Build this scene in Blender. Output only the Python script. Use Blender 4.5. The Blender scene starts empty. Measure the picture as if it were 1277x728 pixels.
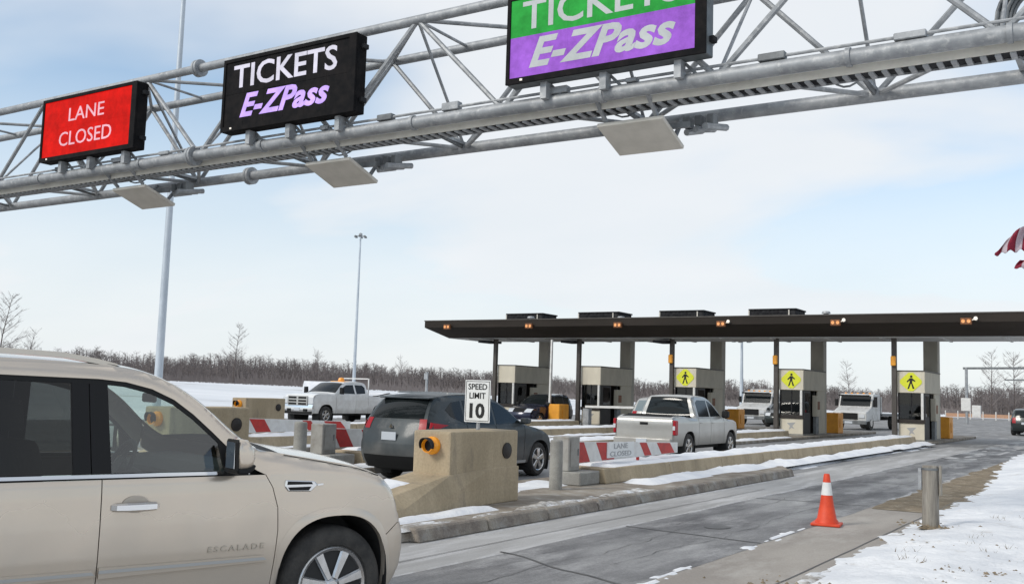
import bpy, bmesh, math, random
import numpy as np
from mathutils import Vector, Matrix, noise

# ------------------------------------------------------------------ camera, sky, sun
scene = bpy.context.scene
C = scene.collection
rad = math.radians
random.seed(7)

CAM_H, YAW, PITCH, ROLL = 1.75, rad(32.7), rad(5.75), rad(1.8)
cd = bpy.data.cameras.new('camera'); cam = bpy.data.objects.new('camera', cd); C.objects.link(cam)
cd.sensor_width = 36.0; cd.lens = 36.0 * 1240.0 / 1277.0; cd.clip_end = 6000; cd.clip_start = 0.1
_f0 = Vector((-math.sin(YAW), math.cos(YAW), 0)); _r0 = Vector((math.cos(YAW), math.sin(YAW), 0)); _u0 = Vector((0, 0, 1))
_f = _f0 * math.cos(PITCH) + _u0 * math.sin(PITCH); _u = _u0 * math.cos(PITCH) - _f0 * math.sin(PITCH)
_r = _r0 * math.cos(ROLL) + _u * math.sin(ROLL); _u2 = _u * math.cos(ROLL) - _r0 * math.sin(ROLL)
M = Matrix((_r, _u2, -_f)).transposed().to_4x4(); M.translation = (0, 0, CAM_H)
cam.matrix_world = M
scene.camera = cam

SUN_EL, SUN_AZ = rad(36), rad(205)          # azimuth clockwise from +Y: behind the camera, to its left
sd = bpy.data.lights.new('sun', 'SUN'); sun = bpy.data.objects.new('sun', sd); C.objects.link(sun)
sd.energy = 1.5; sd.angle = rad(14); sd.color = (1.0, 0.95, 0.87)
to_sun = Vector((math.sin(SUN_AZ) * math.cos(SUN_EL), math.cos(SUN_AZ) * math.cos(SUN_EL), math.sin(SUN_EL)))
sun.rotation_euler = (-to_sun).to_track_quat('-Z', 'Y').to_euler()

world = bpy.data.worlds.new('World'); scene.world = world; world.use_nodes = True
wn = world.node_tree; wn.nodes.clear(); WL = wn.links
def wnode(t, **k):
    n = wn.nodes.new(t)
    for a, b in k.items(): setattr(n, a, b)
    return n
wout = wnode('ShaderNodeOutputWorld')
sky = wnode('ShaderNodeTexSky', sky_type='NISHITA'); sky.sun_disc = False; sky.sun_elevation = SUN_EL; sky.sun_rotation = SUN_AZ
sky.air_density = 1.0; sky.dust_density = 0.6; sky.ozone_density = 1.5
tc = wnode('ShaderNodeTexCoord'); sep = wnode('ShaderNodeSeparateXYZ'); WL.new(tc.outputs['Generated'], sep.inputs[0])
zc = wnode('ShaderNodeMath', operation='MAXIMUM'); WL.new(sep.outputs['Z'], zc.inputs[0]); zc.inputs[1].default_value = 0.0
za = wnode('ShaderNodeMath', operation='ADD'); WL.new(zc.outputs[0], za.inputs[0]); za.inputs[1].default_value = 0.22
dv = wnode('ShaderNodeVectorMath', operation='DIVIDE'); WL.new(tc.outputs['Generated'], dv.inputs[0])
cmb = wnode('ShaderNodeCombineXYZ'); WL.new(za.outputs[0], cmb.inputs[0]); WL.new(za.outputs[0], cmb.inputs[1]); cmb.inputs[2].default_value = 1.0
WL.new(cmb.outputs[0], dv.inputs[1])
mp = wnode('ShaderNodeMapping'); WL.new(dv.outputs[0], mp.inputs[0]); mp.inputs['Rotation'].default_value = (0, 0, 2.48746); mp.inputs['Scale'].default_value = (0.55, 0.85, 0.4)
mp.inputs['Location'].default_value = (8.1229, -12.5507, 0.0)
nz = wnode('ShaderNodeTexNoise'); nz.inputs['Scale'].default_value = 1.25; nz.inputs['Detail'].default_value = 5.0; nz.inputs['Roughness'].default_value = 0.45; nz.inputs['Distortion'].default_value = 0.25
WL.new(mp.outputs[0], nz.inputs['Vector'])
cr = wnode('ShaderNodeValToRGB'); WL.new(nz.outputs['Fac'], cr.inputs[0])
cr.color_ramp.elements[0].position = 0.36; cr.color_ramp.elements[0].color = (0.10, 0.10, 0.10, 1)
cr.color_ramp.elements[1].position = 0.58; cr.color_ramp.elements[1].color = (0.95, 0.95, 0.95, 1)
cr.color_ramp.interpolation = 'EASE'
nz2 = wnode('ShaderNodeTexNoise'); nz2.inputs['Scale'].default_value = 2.6; nz2.inputs['Detail'].default_value = 5.0; WL.new(mp.outputs[0], nz2.inputs['Vector'])
cl = wnode('ShaderNodeMix', data_type='RGBA'); WL.new(nz2.outputs['Fac'], cl.inputs[0])
cl.inputs[6].default_value = (0.63, 0.675, 0.715, 1); cl.inputs[7].default_value = (0.75, 0.755, 0.768, 1)
sk = wnode('ShaderNodeVectorMath', operation='MULTIPLY'); WL.new(sky.outputs[0], sk.inputs[0]); sk.inputs[1].default_value = (0.118, 0.138, 0.140)
mx = wnode('ShaderNodeMix', data_type='RGBA'); hz = wnode('ShaderNodeMapRange'); WL.new(sep.outputs['Z'], hz.inputs[0]); hz.inputs[1].default_value = 0.40; hz.inputs[2].default_value = 0.04; hz.inputs[3].default_value = 0.0; hz.inputs[4].default_value = 0.9; hz.interpolation_type = 'SMOOTHSTEP'
hm = wnode('ShaderNodeMath', operation='MAXIMUM'); WL.new(cr.outputs[0], hm.inputs[0]); WL.new(hz.outputs[0], hm.inputs[1])      # cloud thickens towards the horizon
WL.new(hm.outputs[0], mx.inputs[0]); WL.new(sk.outputs[0], mx.inputs[6]); WL.new(cl.outputs[2], mx.inputs[7])
bg = wnode('ShaderNodeBackground'); WL.new(mx.outputs[2], bg.inputs[0]); bg.inputs[1].default_value = 1.0
WL.new(bg.outputs[0], wout.inputs[0])

vs = scene.view_settings
vs.view_transform = 'Standard'; vs.look = 'None'; vs.gamma = 1.0; vs.exposure = 0.32; vs.use_curve_mapping = False
scene.cycles.max_bounces = 6; scene.cycles.transparent_max_bounces = 12; scene.cycles.use_denoising = True

# ------------------------------------------------------------------ materials
def mat(name, col, rough=0.6, metal=0.0, col2=None, scale=4.0, stretch=(1, 1, 1), lo=0.35, hi=0.65, bump=0.0, bscale=None, spec=0.5,
        coat=0.0, col3=None, scale3=1.0, lo3=0.5, hi3=0.7, emit=None, estr=0.0, alpha=1.0, trans=0.0, ior=1.45, detail=6.0, rvar=0.0, fine=0.0, fscale=60.0, evar=0.0):
    m = bpy.data.materials.new(name); m.use_nodes = True
    nt = m.node_tree; b = nt.nodes['Principled BSDF']; L = nt.links
    b.inputs['Base Color'].default_value = (*col, 1); b.inputs['Roughness'].default_value = rough; b.inputs['Metallic'].default_value = metal
    b.inputs['Specular IOR Level'].default_value = spec; b.inputs['Coat Weight'].default_value = coat; b.inputs['Coat Roughness'].default_value = 0.12
    b.inputs['Transmission Weight'].default_value = trans; b.inputs['IOR'].default_value = ior; b.inputs['Alpha'].default_value = alpha
    if emit is not None:
        b.inputs['Emission Color'].default_value = (*emit, 1); b.inputs['Emission Strength'].default_value = estr
        if evar:
            te = nt.nodes.new('ShaderNodeTexCoord'); ne = nt.nodes.new('ShaderNodeTexNoise'); ne.inputs['Scale'].default_value = 2.2; ne.inputs['Detail'].default_value = 9.0; ne.inputs['Roughness'].default_value = 0.75; L.new(te.outputs['Object'], ne.inputs['Vector'])
            re = nt.nodes.new('ShaderNodeMapRange'); L.new(ne.outputs['Fac'], re.inputs[0]); re.inputs[1].default_value = 0.3; re.inputs[2].default_value = 0.7; re.inputs[3].default_value = estr * (1 - evar); re.inputs[4].default_value = estr * (1 + evar); L.new(re.outputs[0], b.inputs['Emission Strength'])
    if col2 is not None or bump:
        t = nt.nodes.new('ShaderNodeTexCoord'); mpn = nt.nodes.new('ShaderNodeMapping'); L.new(t.outputs['Object'], mpn.inputs[0]); mpn.inputs['Scale'].default_value = stretch
    out = None
    if col2 is not None:
        n = nt.nodes.new('ShaderNodeTexNoise'); n.inputs['Scale'].default_value = scale; n.inputs['Detail'].default_value = detail; n.inputs['Roughness'].default_value = 0.62
        L.new(mpn.outputs[0], n.inputs['Vector'])
        r = nt.nodes.new('ShaderNodeMapRange'); L.new(n.outputs['Fac'], r.inputs[0]); r.inputs[1].default_value = lo; r.inputs[2].default_value = hi; r.interpolation_type = 'SMOOTHSTEP'
        x = nt.nodes.new('ShaderNodeMix'); x.data_type = 'RGBA'; L.new(r.outputs[0], x.inputs[0]); x.inputs[6].default_value = (*col, 1); x.inputs[7].default_value = (*col2, 1)
        out = x.outputs[2]
        if rvar:
            rr = nt.nodes.new('ShaderNodeMapRange'); L.new(n.outputs['Fac'], rr.inputs[0]); rr.inputs[1].default_value = 0.3; rr.inputs[2].default_value = 0.7
            rr.inputs[3].default_value = max(0.02, rough - rvar); rr.inputs[4].default_value = min(1, rough + rvar); L.new(rr.outputs[0], b.inputs['Roughness'])
        if col3 is not None:
            n3 = nt.nodes.new('ShaderNodeTexNoise'); n3.inputs['Scale'].default_value = scale3; n3.inputs['Detail'].default_value = 8.0; n3.inputs['Roughness'].default_value = 0.65
            m3 = nt.nodes.new('ShaderNodeMapping'); L.new(t.outputs['Object'], m3.inputs[0]); m3.inputs['Scale'].default_value = stretch; m3.inputs['Location'].default_value = (7.3, 1.7, 3.1)
            L.new(m3.outputs[0], n3.inputs['Vector'])
            r3 = nt.nodes.new('ShaderNodeMapRange'); L.new(n3.outputs['Fac'], r3.inputs[0]); r3.inputs[1].default_value = lo3; r3.inputs[2].default_value = hi3
            x3 = nt.nodes.new('ShaderNodeMix'); x3.data_type = 'RGBA'; L.new(r3.outputs[0], x3.inputs[0]); L.new(out, x3.inputs[6]); x3.inputs[7].default_value = (*col3, 1)
            out = x3.outputs[2]
        if fine:
            nf = nt.nodes.new('ShaderNodeTexNoise'); nf.inputs['Scale'].default_value = fscale; nf.inputs['Detail'].default_value = 3.0; L.new(t.outputs['Object'], nf.inputs['Vector'])
            rf = nt.nodes.new('ShaderNodeMapRange'); L.new(nf.outputs['Fac'], rf.inputs[0]); rf.inputs[1].default_value = 0.3; rf.inputs[2].default_value = 0.7
            rf.inputs[3].default_value = 1 - fine; rf.inputs[4].default_value = 1 + fine
            xf = nt.nodes.new('ShaderNodeVectorMath'); xf.operation = 'SCALE'; L.new(out, xf.inputs[0]); L.new(rf.outputs[0], xf.inputs['Scale'])
            out = xf.outputs[0]
        L.new(out, b.inputs['Base Color'])
    if bump:
        nb = nt.nodes.new('ShaderNodeTexNoise'); nb.inputs['Scale'].default_value = bscale or scale * 6; nb.inputs['Detail'].default_value = 6.0
        L.new(mpn.outputs[0], nb.inputs['Vector'])
        bp = nt.nodes.new('ShaderNodeBump'); bp.inputs['Strength'].default_value = bump; bp.inputs['Distance'].default_value = 0.03; L.new(nb.outputs['Fac'], bp.inputs['Height'])
        L.new(bp.outputs[0], b.inputs['Normal'])
    return m

def glass_mat(name, tint, refl=0.10, rough=0.02):
    """car glazing: tinted see-through with a mirror coat"""
    m = bpy.data.materials.new(name); m.use_nodes = True; nt = m.node_tree; nt.nodes.clear(); L = nt.links
    o = nt.nodes.new('ShaderNodeOutputMaterial'); tr = nt.nodes.new('ShaderNodeBsdfTransparent'); tr.inputs[0].default_value = (*tint, 1)
    gl = nt.nodes.new('ShaderNodeBsdfGlossy'); gl.inputs['Roughness'].default_value = rough
    lw = nt.nodes.new('ShaderNodeLayerWeight'); lw.inputs[0].default_value = 0.5
    pw = nt.nodes.new('ShaderNodeMath'); pw.operation = 'POWER'; L.new(lw.outputs['Facing'], pw.inputs[0]); pw.inputs[1].default_value = 5.0
    mxx = nt.nodes.new('ShaderNodeMath'); mxx.operation = 'MULTIPLY_ADD'; L.new(pw.outputs[0], mxx.inputs[0]); mxx.inputs[1].default_value = 0.6; mxx.inputs[2].default_value = refl; mxx.use_clamp = True
    s = nt.nodes.new('ShaderNodeMixShader'); L.new(mxx.outputs[0], s.inputs[0]); L.new(tr.outputs[0], s.inputs[1]); L.new(gl.outputs[0], s.inputs[2])
    L.new(s.outputs[0], o.inputs[0]); return m

MT = {}
def defmat(key, *a, **k): MT[key] = mat(key, *a, **k)
defmat('snow', (0.82, 0.82, 0.825), 0.75, col2=(0.68, 0.69, 0.71), scale=1.1, bump=0.7, bscale=14, col3=(0.44, 0.40, 0.35), scale3=1.5, lo3=0.60, hi3=0.78)
defmat('snow_field', (0.77, 0.78, 0.80), 0.8, col2=(0.64, 0.66, 0.69), scale=0.035, stretch=(0.5, 1.6, 1), col3=(0.22, 0.18, 0.14), scale3=0.06, lo3=0.56, hi3=0.72)
defmat('snow_clean', (0.84, 0.84, 0.845), 0.7, col2=(0.72, 0.73, 0.76), scale=2.0, bump=0.5, bscale=14)
defmat('snow_dirty', (0.55, 0.53, 0.50), 0.85, col2=(0.22, 0.19, 0.16), scale=5.0, bump=0.8, bscale=20, col3=(0.74, 0.75, 0.77), scale3=3.0, lo3=0.5, hi3=0.62)
defmat('asphalt', (0.25, 0.245, 0.242), 0.75, col2=(0.18, 0.177, 0.176), scale=0.7, stretch=(1.4, 0.22, 1), col3=(0.38, 0.375, 0.37), scale3=1.3, lo3=0.52, hi3=0.72, bump=0.25, bscale=120, fine=0.10, fscale=45)
defmat('wet_asphalt', (0.215, 0.208, 0.205), 0.5, col2=(0.095, 0.092, 0.094), scale=0.9, stretch=(1.3, 0.36, 1), col3=(0.37, 0.36, 0.355), scale3=1.3, lo3=0.53, hi3=0.72, bump=0.35, bscale=110, rvar=0.22, fine=0.22, fscale=38)
defmat('slab', (0.41, 0.40, 0.39), 0.8, col2=(0.30, 0.29, 0.28), scale=1.1, stretch=(1.5, 0.22, 1), col3=(0.52, 0.51, 0.505), scale3=1.6, lo3=0.52, hi3=0.68, bump=0.2, bscale=90, fine=0.08, fscale=50)
defmat('shoulder', (0.37, 0.335, 0.295), 0.85, col2=(0.28, 0.25, 0.22), scale=0.9, stretch=(1.2, 0.4, 1), col3=(0.45, 0.42, 0.38), scale3=1.4, lo3=0.5, hi3=0.7, bump=0.2, bscale=90, fine=0.09, fscale=55)
defmat('dry_ground', (0.24, 0.185, 0.12), 0.95, col2=(0.16, 0.125, 0.08), scale=2.0, col3=(0.33, 0.28, 0.21), scale3=5, bump=0.6, bscale=30, fine=0.2, fscale=30)
defmat('salt', (0.48, 0.475, 0.47), 0.85, col2=(0.38, 0.37, 0.365), scale=6)
defmat('cabinet_paint', (0.36, 0.345, 0.315), 0.65, col2=(0.28, 0.265, 0.24), scale=4, col3=(0.22, 0.18, 0.14), scale3=5, lo3=0.58, hi3=0.75)
defmat('badge', (0.46, 0.41, 0.34), 0.35, 0.3)
defmat('tar', (0.05, 0.05, 0.052), 0.5, col2=(0.09, 0.085, 0.08), scale=3)
defmat('kerb', (0.30, 0.265, 0.22), 0.9, col2=(0.19, 0.16, 0.135), scale=2.4, col3=(0.34, 0.325, 0.30), scale3=3.0, lo3=0.5, hi3=0.7, bump=0.8, bscale=16, fine=0.15)
defmat('island_top', (0.30, 0.26, 0.21), 0.9, col2=(0.20, 0.165, 0.13), scale=1.4, col3=(0.40, 0.37, 0.33), scale3=3, bump=0.4, bscale=30)
defmat('concrete', (0.43, 0.345, 0.232), 0.85, col2=(0.345, 0.275, 0.18), scale=1.8, col3=(0.20, 0.165, 0.125), scale3=3.2, stretch=(1, 1, 0.28), lo3=0.54, hi3=0.76, bump=0.25, bscale=26, fine=0.09, fscale=28)
defmat('grey_concrete', (0.33, 0.32, 0.29), 0.85, col2=(0.25, 0.24, 0.22), scale=3, bump=0.25, bscale=40, fine=0.1)
defmat('galv', (0.37, 0.38, 0.39), 0.55, 0.3, col2=(0.26, 0.27, 0.28), scale=4.0, col3=(0.50, 0.50, 0.495), scale3=11, lo3=0.52, hi3=0.72, bump=0.05, bscale=60)
defmat('galv_dark', (0.20, 0.21, 0.215), 0.55, 0.3, col2=(0.13, 0.135, 0.14), scale=5)
defmat('pole', (0.52, 0.56, 0.60), 0.5, 0.3, col2=(0.42, 0.46, 0.50), scale=1.5, stretch=(1, 1, 0.3))
defmat('black_metal', (0.016, 0.016, 0.018), 0.8, spec=0.15, col2=(0.04, 0.04, 0.042), scale=6)
defmat('sign_black', (0.008, 0.008, 0.009), 0.8, col2=(0.016, 0.014, 0.014), scale=5, spec=0.12)
defmat('sign_grey', (0.14, 0.15, 0.155), 0.5, 0.2, col2=(0.10, 0.11, 0.11), scale=6)
defmat('led_red', (0.06, 0.004, 0.003), 0.85, spec=0.1, emit=(0.70, 0.008, 0.005), estr=0.72, evar=0.4)
defmat('led_green', (0.01, 0.06, 0.012), 0.85, spec=0.1, emit=(0.03, 0.36, 0.06), estr=0.7, evar=0.4)
defmat('led_purple', (0.05, 0.02, 0.09), 0.85, spec=0.1, emit=(0.34, 0.12, 0.62), estr=0.72, evar=0.4)
defmat('led_white', (0.3, 0.3, 0.32), 0.7, emit=(0.66, 0.62, 0.76), estr=0.50, evar=0.4)
defmat('led_pink', (0.3, 0.2, 0.22), 0.7, emit=(0.80, 0.38, 0.46), estr=0.60, evar=0.4)
defmat('led_lilac', (0.15, 0.1, 0.24), 0.7, emit=(0.50, 0.33, 0.86), estr=0.85, evar=0.4)
defmat('led_grey', (0.28, 0.29, 0.29), 0.7, emit=(0.46, 0.50, 0.50), estr=0.36, evar=0.4)
defmat('panel_beige', (0.66, 0.62, 0.55), 0.6, col2=(0.58, 0.545, 0.48), scale=3)
defmat('tray_beige', (0.74, 0.71, 0.63), 0.6, col2=(0.64, 0.61, 0.54), scale=3)
defmat('brown', (0.036, 0.029, 0.024), 0.7, spec=0.2, col2=(0.027, 0.022, 0.018), scale=0.8, stretch=(0.4, 1, 2), fine=0.06)
defmat('brown_col', (0.085, 0.075, 0.066), 0.6, col2=(0.065, 0.056, 0.05), scale=3)
defmat('soffit', (0.50, 0.50, 0.49), 0.7, col2=(0.42, 0.42, 0.41), scale=1)
defmat('grey_panel', (0.38, 0.355, 0.30), 0.7, col2=(0.32, 0.30, 0.25), scale=1.5, stretch=(1, 1, 0.4))
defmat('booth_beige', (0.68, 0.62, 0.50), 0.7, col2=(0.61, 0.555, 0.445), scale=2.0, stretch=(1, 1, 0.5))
defmat('booth_beige_shaded', (0.52, 0.475, 0.385), 0.7, col2=(0.45, 0.41, 0.33), scale=2.0, stretch=(1, 1, 0.5))  # darker copy of the front beige; shade of the booth sides put into the colour
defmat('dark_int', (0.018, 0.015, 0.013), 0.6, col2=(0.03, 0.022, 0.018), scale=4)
defmat('white_paint', (0.72, 0.71, 0.68), 0.5, col2=(0.62, 0.60, 0.57), scale=4)
defmat('sign_white', (0.78, 0.78, 0.76), 0.45, col2=(0.70, 0.70, 0.68), scale=6)
defmat('red_paint', (0.52, 0.035, 0.028), 0.5, col2=(0.40, 0.03, 0.026), scale=6)
defmat('print_black', (0.012, 0.012, 0.012), 0.6)
defmat('print_grey', (0.36, 0.36, 0.36), 0.6)
defmat('yellow', (0.74, 0.76, 0.03), 0.5, col2=(0.68, 0.70, 0.04), scale=8)
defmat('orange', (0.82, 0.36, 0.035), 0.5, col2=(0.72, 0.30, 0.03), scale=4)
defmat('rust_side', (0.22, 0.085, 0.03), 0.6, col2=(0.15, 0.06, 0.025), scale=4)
defmat('amber', (0.75, 0.30, 0.01), 0.25, coat=0.5, col2=(0.65, 0.22, 0.01), scale=20, emit=(0.9, 0.36, 0.02), estr=0.12)
defmat('amber_dim', (0.60, 0.25, 0.08), 0.4, emit=(0.95, 0.42, 0.16), estr=0.35)
defmat('lamp_white', (0.75, 0.70, 0.62), 0.4, emit=(0.9, 0.8, 0.68), estr=0.3)
defmat('cone_orange', (0.74, 0.072, 0.022), 0.55, col2=(0.62, 0.055, 0.018), scale=6)
defmat('rubber', (0.022, 0.022, 0.022), 0.8, col2=(0.045, 0.042, 0.04), scale=8, bump=0.2, bscale=60)
defmat('tyre', (0.030, 0.029, 0.028), 0.85, col2=(0.062, 0.058, 0.053), scale=6, bump=0.2, bscale=80)
defmat('alloy', (0.62, 0.62, 0.62), 0.25, 0.85, col2=(0.50, 0.49, 0.48), scale=8)
defmat('chrome', (0.78, 0.78, 0.78), 0.12, 1.0)
defmat('suv_paint', (0.65, 0.56, 0.46), 0.26, 0.65, coat=1.0, col2=(0.62, 0.535, 0.44), scale=1.2, col3=(0.60, 0.53, 0.45), scale3=1.8, lo3=0.50, hi3=0.78)
def add_grime(m, col, z0, z1):
    """dried road salt and spray, thickest along the sills and blotchy above"""
    nt = m.node_tree; L = nt.links; b = nt.nodes['Principled BSDF']; src = b.inputs['Base Color'].links[0].from_socket
    t = nt.nodes.new('ShaderNodeTexCoord'); sp = nt.nodes.new('ShaderNodeSeparateXYZ'); L.new(t.outputs['Object'], sp.inputs[0])
    n = nt.nodes.new('ShaderNodeTexNoise'); n.inputs['Scale'].default_value = 2.2; n.inputs['Detail'].default_value = 3.0; n.inputs['Roughness'].default_value = 0.5; L.new(t.outputs['Object'], n.inputs['Vector'])
    ad = nt.nodes.new('ShaderNodeMath'); ad.operation = 'MULTIPLY_ADD'; L.new(n.outputs['Fac'], ad.inputs[0]); ad.inputs[1].default_value = -0.55; L.new(sp.outputs['Z'], ad.inputs[2])
    r = nt.nodes.new('ShaderNodeMapRange'); L.new(ad.outputs[0], r.inputs[0]); r.inputs[1].default_value = z1; r.inputs[2].default_value = z0; r.inputs[3].default_value = 0.0; r.inputs[4].default_value = 0.75; r.interpolation_type = 'SMOOTHSTEP'
    x = nt.nodes.new('ShaderNodeMix'); x.data_type = 'RGBA'; L.new(r.outputs[0], x.inputs[0]); L.new(src, x.inputs[6]); x.inputs[7].default_value = (*col, 1); L.new(x.outputs[2], b.inputs['Base Color'])
    for nm, lo_, hi_ in (('Metallic', b.inputs['Metallic'].default_value, 0.0), ('Roughness', b.inputs['Roughness'].default_value, 0.75), ('Coat Weight', b.inputs['Coat Weight'].default_value, 0.0)):
        q = nt.nodes.new('ShaderNodeMapRange'); L.new(r.outputs[0], q.inputs[0]); q.inputs[3].default_value = lo_; q.inputs[4].default_value = hi_; L.new(q.outputs[0], b.inputs[nm])
add_grime(MT['suv_paint'], (0.46, 0.41, 0.35), 0.0, 0.75)
defmat('gloss_black', (0.009, 0.009, 0.010), 0.3, spec=0.25)
defmat('black_trim', (0.014, 0.014, 0.014), 0.6, spec=0.25)
defmat('suv_interior', (0.30, 0.285, 0.26), 0.85, col2=(0.24, 0.23, 0.205), scale=4)
defmat('suv_dark', (0.03, 0.03, 0.03), 0.8)
defmat('slate_paint', (0.042, 0.052, 0.057), 0.48, 0.25, coat=0.15, col2=(0.035, 0.043, 0.047), scale=2, col3=(0.12, 0.12, 0.115), scale3=2.5, lo3=0.55, hi3=0.8)
defmat('silver_paint', (0.47, 0.46, 0.435), 0.33, 0.5, coat=0.5, col2=(0.43, 0.42, 0.395), scale=2)
defmat('white_car', (0.80, 0.80, 0.79), 0.3, coat=0.5, col2=(0.68, 0.67, 0.65), scale=2.2)
defmat('truck_white', (0.60, 0.60, 0.585), 0.45, coat=0.1, col2=(0.46, 0.45, 0.43), scale=1.6, col3=(0.30, 0.28, 0.25), scale3=2.5, lo3=0.56, hi3=0.75)
add_grime(MT['slate_paint'], (0.17, 0.165, 0.155), 0.05, 0.55); add_grime(MT['silver_paint'], (0.33, 0.31, 0.28), 0.10, 0.60); add_grime(MT['white_car'], (0.45, 0.43, 0.40), 0.10, 0.65)
defmat('navy_paint', (0.016, 0.02, 0.045), 0.25, 0.2, coat=0.6)
defmat('dark_car', (0.025, 0.032, 0.032), 0.3, 0.2, coat=0.5)
defmat('glass_dark', (0.012, 0.015, 0.016), 0.08, spec=0.35)
defmat('glass_pale', (0.16, 0.20, 0.21), 0.05, coat=0.5, spec=0.8)
defmat('lens_red', (0.36, 0.010, 0.018), 0.35, coat=0.1, spec=0.3)
defmat('lens_clear', (0.62, 0.64, 0.66), 0.12, coat=0.6)
defmat('plate', (0.55, 0.58, 0.62), 0.4)
defmat('bark', (0.10, 0.080, 0.072), 0.95, col2=(0.075, 0.06, 0.055), scale=2)
defmat('twig', (0.21, 0.182, 0.174), 0.95, col2=(0.15, 0.128, 0.122), scale=0.05)
defmat('grass', (0.20, 0.155, 0.085), 0.95, col2=(0.12, 0.09, 0.05), scale=3)
defmat('flag_red', (0.22, 0.012, 0.032), 0.8)
defmat('flag_white', (0.50, 0.42, 0.46), 0.8)
defmat('flag_blue', (0.02, 0.03, 0.12), 0.8)
defmat('wood', (0.30, 0.275, 0.235), 0.85, col2=(0.20, 0.18, 0.155), scale=3.0, stretch=(6, 6, 0.6), bump=0.5, bscale=14, col3=(0.38, 0.36, 0.32), scale3=2.0, lo3=0.5, hi3=0.7)
defmat('tail_silver', (0.45, 0.45, 0.44), 0.4)
defmat('fence_orange', (0.50, 0.30, 0.20), 0.7, col2=(0.45, 0.25, 0.15), scale=5)
MT['front_glass'] = glass_mat('front_glass', (0.72, 0.82, 0.77), 0.13)
MT['wind_glass'] = glass_mat('wind_glass', (0.70, 0.78, 0.75), 0.06)
MT['tint_glass'] = glass_mat('tint_glass', (0.10, 0.10, 0.10), 0.045)
MT['booth_glass'] = glass_mat('booth_glass', (0.30, 0.32, 0.32), 0.05)

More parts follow.
